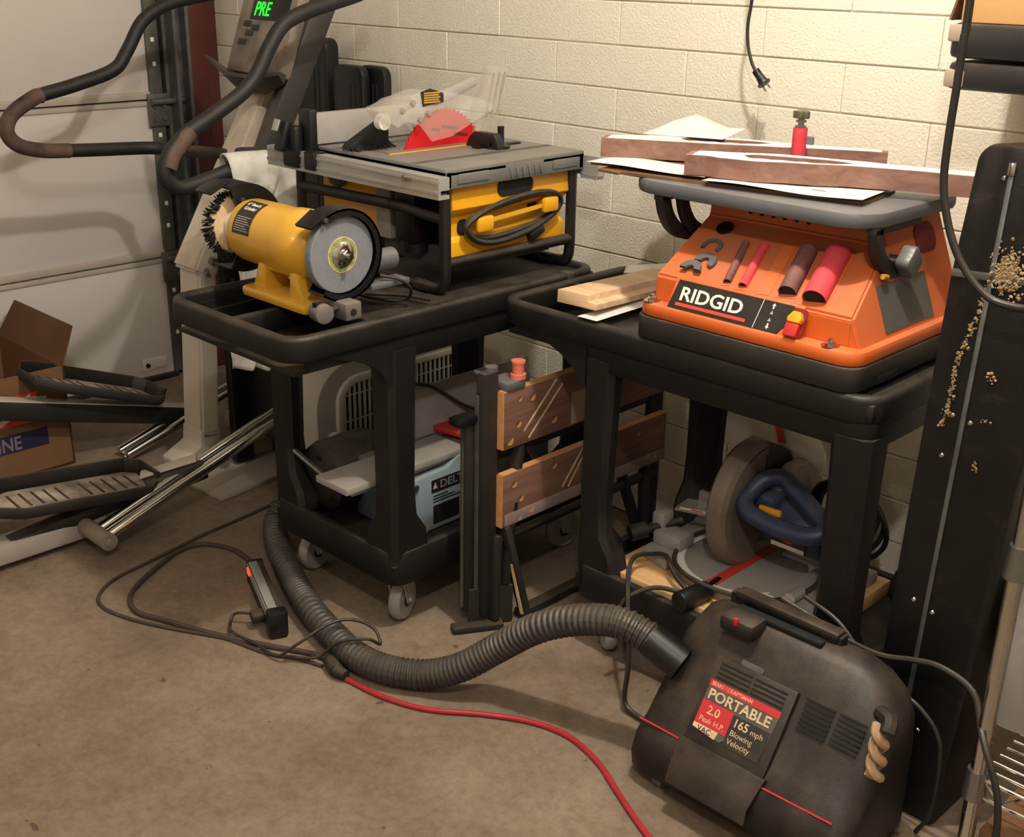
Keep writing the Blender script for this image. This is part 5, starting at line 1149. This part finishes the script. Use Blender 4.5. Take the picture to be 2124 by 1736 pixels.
cord('hanging_cable', [(1.98, -.66, 2.45), (1.955, -.64, 1.8), (1.952, -.62, 1.36), (1.951, -.62, 1.305), (1.951, -.62, 1.239), (1.95, -.62, 1.172), (1.952, -.62, 1.109), (1.963, -.62, 1.061), (1.983, -.62, 1.014), (2.008, -.62, .979), (2.038, -.62, .953), (2.068, -.62, .943), (2.12, -.63, .95), (2.18, -.66, 1.0), (2.26, -.70, 1.10)], .006, m_cord, 'black cable hanging in a long curve before the black case', n=10)

# ================================================================== tall black case, right
ca = thing('instrument_case', (2.02, -.49, 0), 'tall black hard case with metal centre strip and sawdust', 'case')
cvv = V(0, .076, 1).normalized(); cun = V(1, 0, 0); cnn = cun.cross(cvv)
CP0 = V(0, -.60, 0)
def cpt(x, t_, h=0.0): return CP0+V(x, 0, 0)+cvv*t_+cnn*h
outl = [(1.946, 0.006), (2.088, 0.006)]+poly_arc(2.075, 1.10, .05, 0, 85, 6)+poly_arc(1.98, 1.125, .03, 95, 172, 5)+[(1.938, .93)]
outl = [(1.950, .006), (2.092, .006), (2.105, .30), (2.115, .80), (2.118, 1.08)]+poly_arc(2.083, 1.12, .035, 0, 80, 5)+poly_arc(1.982, 1.125, .032, 92, 170, 5)+[(1.942, .95), (1.944, .5)]
q = B(); q.prism(outl, cpt(0, 0), cun, cvv, -cnn*.16, .008); cb = ob('case_shell', q, m_case, ca)
q = B(); q.bar(cpt(2.009, .06, .001), cpt(2.009, 1.128, .001), .008, .005, cnn, .001); q.bar(cpt(1.946, .955, .001), cpt(2.115, .965, .001), .012, .005, cnn, .001); ob('metal_strip', q, m_galv, ca)
q = B(); q.bar(cpt(2.009, 1.112, .003), cpt(2.009, 1.132, .003), .011, .006, cnn, .001); ob('strip_clip', q, m_chr, ca)
for x, t_ in ((1.998, 1.107), (2.032, 1.103), (1.99, .73), (2.02, .725), (1.985, .66), (1.985, .40), (2.02, .39), (2.0, .18), (2.035, .17)):
    q = B(); q.lathe([(0, .0025), (.003, .002), (.0045, 0)], cpt(x, t_, .0005), cnn, 12); ob('rivet', q, m_chr, ca)
def clump(ctr, n, sx, st, amin, amax, label):
    q = B()
    for i in range(n):
        x = ctr[0]+random.gauss(0, sx); t_ = ctr[1]+random.gauss(0, st); r = random.uniform(amin, amax)
        t2 = bmesh.new(); bmesh.ops.create_icosphere(t2, subdivisions=1, radius=r)
        for v in t2.verts: v.co *= random.uniform(.6, 1.35)
        q._add(t2, Matrix.Translation(cpt(x, t_, r*.35+.003)))
    o = ob('sawdust', q, m_saw, None, 0); tag(o, label, 'sawdust', None, 'stuff'); return o
clump((2.033, .968), 420, .011, .016, .0008, .0032, 'big pale sawdust clump stuck where the metal strips cross')
def trail():
    q = B()
    for i in range(200):
        k = random.random(); x = 2.002-.030*k+random.gauss(0, .0025)+.004*math.sin(k*9); t_ = .945-.24*k+random.gauss(0, .004); r = random.uniform(.0008, .0032)
        t2 = bmesh.new(); bmesh.ops.create_icosphere(t2, subdivisions=1, radius=r)
        for v in t2.verts: v.co *= random.uniform(.5, 1.4)
        q._add(t2, Matrix.Translation(cpt(x, t_, r*.35)))
    o = ob('sawdust', q, m_saw, None, 0); tag(o, 'thin trail of sawdust running down the black case', 'sawdust', None, 'stuff')
trail()
clump((2.04, .805), 14, .004, .004, .001, .003, 'small sawdust fleck upper right on the black case')
clump((2.043, .735), 10, .007, .002, .0008, .0022, 'thin sawdust smear right of the metal strip')
clump((2.043, .66), 14, .003, .005, .001, .0028, 'lowest sawdust fleck on the black case')

# ================================================================== wire shelving at the right edge
ws = thing('wire_shelving', (2.5, -.68, 0), 'chrome wire shelving unit at the right edge', 'shelving')
PX, PY = 2.185, -.70
for x, y in ((PX, PY), (2.95, PY)):
    q = B(); q.cyl((x, y, .02), (x, y, 1.9), .0125, n=18)
    for i in range(36): q.cyl((x, y, .05+.05*i), (x, y, .052+.05*i), .0128, n=18)
    q.cyl((x, y, .0), (x, y, .02), .02, n=14); ob('post', q, m_chr, ws)
for zs_ in (.21, .60):
    for x in (PX, 2.95):
        q = B(); q.cyl((x, PY, zs_-.03), (x, PY, zs_+.022), .019, .016, n=20); ob('collar', q, m_stl, ws)
    q = B()
    for yy, zz in ((PY-.004, zs_+.01), (PY-.004, zs_-.022), (PY+.34, zs_+.01), (PY+.34, zs_-.022)): q.cyl((PX+.01, yy, zz), (2.94, yy, zz), .0032, n=8)
    for i in range(24):
        x = PX+.012+.031*i; q.cyl((x, PY-.004, zs_-.022 if i % 2 else zs_+.01), (x+.031, PY-.004, zs_+.01 if i % 2 else zs_-.022), .0018, n=6)
    fr_ = ob('shelf_frame', q, m_chr, ws)
    for i in range(13):
        q = B(); q.cyl((PX+.005, PY+.02+.026*i, zs_+.013), (2.94, PY+.02+.026*i, zs_+.013), .0024, n=8); ob('shelf_wire', q, m_chr, fr_)
q = B()
def sheet(i, j): return (2.14+.5*i, -.70-.12+.28*j+.03*math.sin(9*i), .26+.22*math.sin(pi*min(1, j*1.1))*(.75+.2*math.sin(7*i+3*j))+.03*math.sin(15*i+8*j))
def sheet(i, j):
    a = pi*j; rr = .10+.02*math.sin(6*i+4*j)+.012*math.sin(17*i)
    return (2.128+.45*i, -.475+rr*.9*math.cos(a), .226+rr*2.6*math.sin(a)*(.6+.5*math.sin(pi*(.15+.7*i))))
q.grid(sheet, 26, 18); tag(ob('plastic_bag', q, m_greyfab, None, 50), 'crumpled grey plastic bag heaped on the lower wire shelf', 'bag')
q = B(); q.bb(2.215, 2.50, -.66, -.42, .6165, .70, .003); tag(ob('small_carton', q, m_cardl), 'tan carton on the upper wire shelf behind chrome post', 'carton')
q = B(); q.bb(2.20, 2.60, -.69, -.40, .002, .12, .003); tag(ob('floor_carton', q, m_card), 'low cardboard carton on the floor under the wire shelving', 'carton')

# ================================================================== black shelf boards with box, upper right
for (z0, z1, x0, lbl) in ((1.205, 1.250, 1.785, 'lower black vinyl slab with worn pale corner on right wall'), (1.256, 1.312, 1.782, 'upper black vinyl slab under the tan carton')):
    r = thing('vinyl_slab', (2.1, -.2, z0), lbl, 'slab', 'black vinyl slabs')
    q = B(); q.prism(rrect(.70, .30, .02, 4, x0+.35, -.16), (0, 0, z0), (1, 0, 0), (0, 1, 0), (0, 0, z1-z0), .008); k = ob('slab_body', q, m_vinyl, r)
    q = B(); q.bb(x0-.001, x0+.035, -.3115, -.27, z0+(.004 if z0 < 1.22 else .026), z1-(.012 if z0 < 1.22 else .002), .004); ob('worn_corner', q, m_worn, k)
r = thing('tan_carton', (2.1, -.16, 1.312), 'tan cardboard carton on the black slabs at top right', 'carton')
q = B(); q.bb(1.795, 2.45, -.30, -.02, 1.3125, 1.62, .003); ob('carton_body', q, m_cardl, r)
q = B(); q.box((1.786, -.28, 1.345), (.004, .05, .06), .0, Matrix.Rotation(.25, 3, 'Y')); ob('torn_flap', q, m_ply, r)
for x in (1.95, 2.35):
    r = thing('shelf_bracket', (x, -.1, .98), 'dark steel bracket under the black slabs, ' + ('left one' if x < 2 else 'right one'), 'bracket')
    q = B(); q.bb(x-.01, x+.01, -.006, -.001, 1.0, 1.204); q.bb(x-.01, x+.01, -.25, -.001, 1.198, 1.204); q.bar((x, -.02, 1.03), (x, -.2, 1.196), .006, .012); ob('bracket_arm', q, m_blk2, r)

# ================================================================== black panels standing behind the saw
def panel(x0, x1, y0, y1, top, label):
    r = thing('slim_case', ((x0+x1)/2, (y0+y1)/2, 0), label, 'case', 'slim black plastic cases against the wall')
    w_ = x1-x0; h_ = top
    q = B(); q.prism(rrect(w_, h_, .03, 5, (x0+x1)/2, h_/2), (0, y0, 0), (1, 0, 0), (0, 0, 1), (0, y1-y0, 0), .006); k = ob('case_body', q, m_blk2, r)
    q = B()
    for t_ in (.55, .7): q.bb(x0+w_*t_, x0+w_*t_+.006, y0-.003, y0+.002, .05, top-.05, .001)
    ob('case_rib', q, m_blk2, k)
panel(-.165, -.03, -.115, -.085, 1.105, 'front black rounded plastic case standing behind the table saw')
panel(-.10, .02, -.075, -.045, 1.105, 'rear black rounded plastic case partly hidden behind its twin')
panel(-.36, -.215, -.10, -.05, 1.17, 'tallest slim black plastic case standing beside the trainer console')
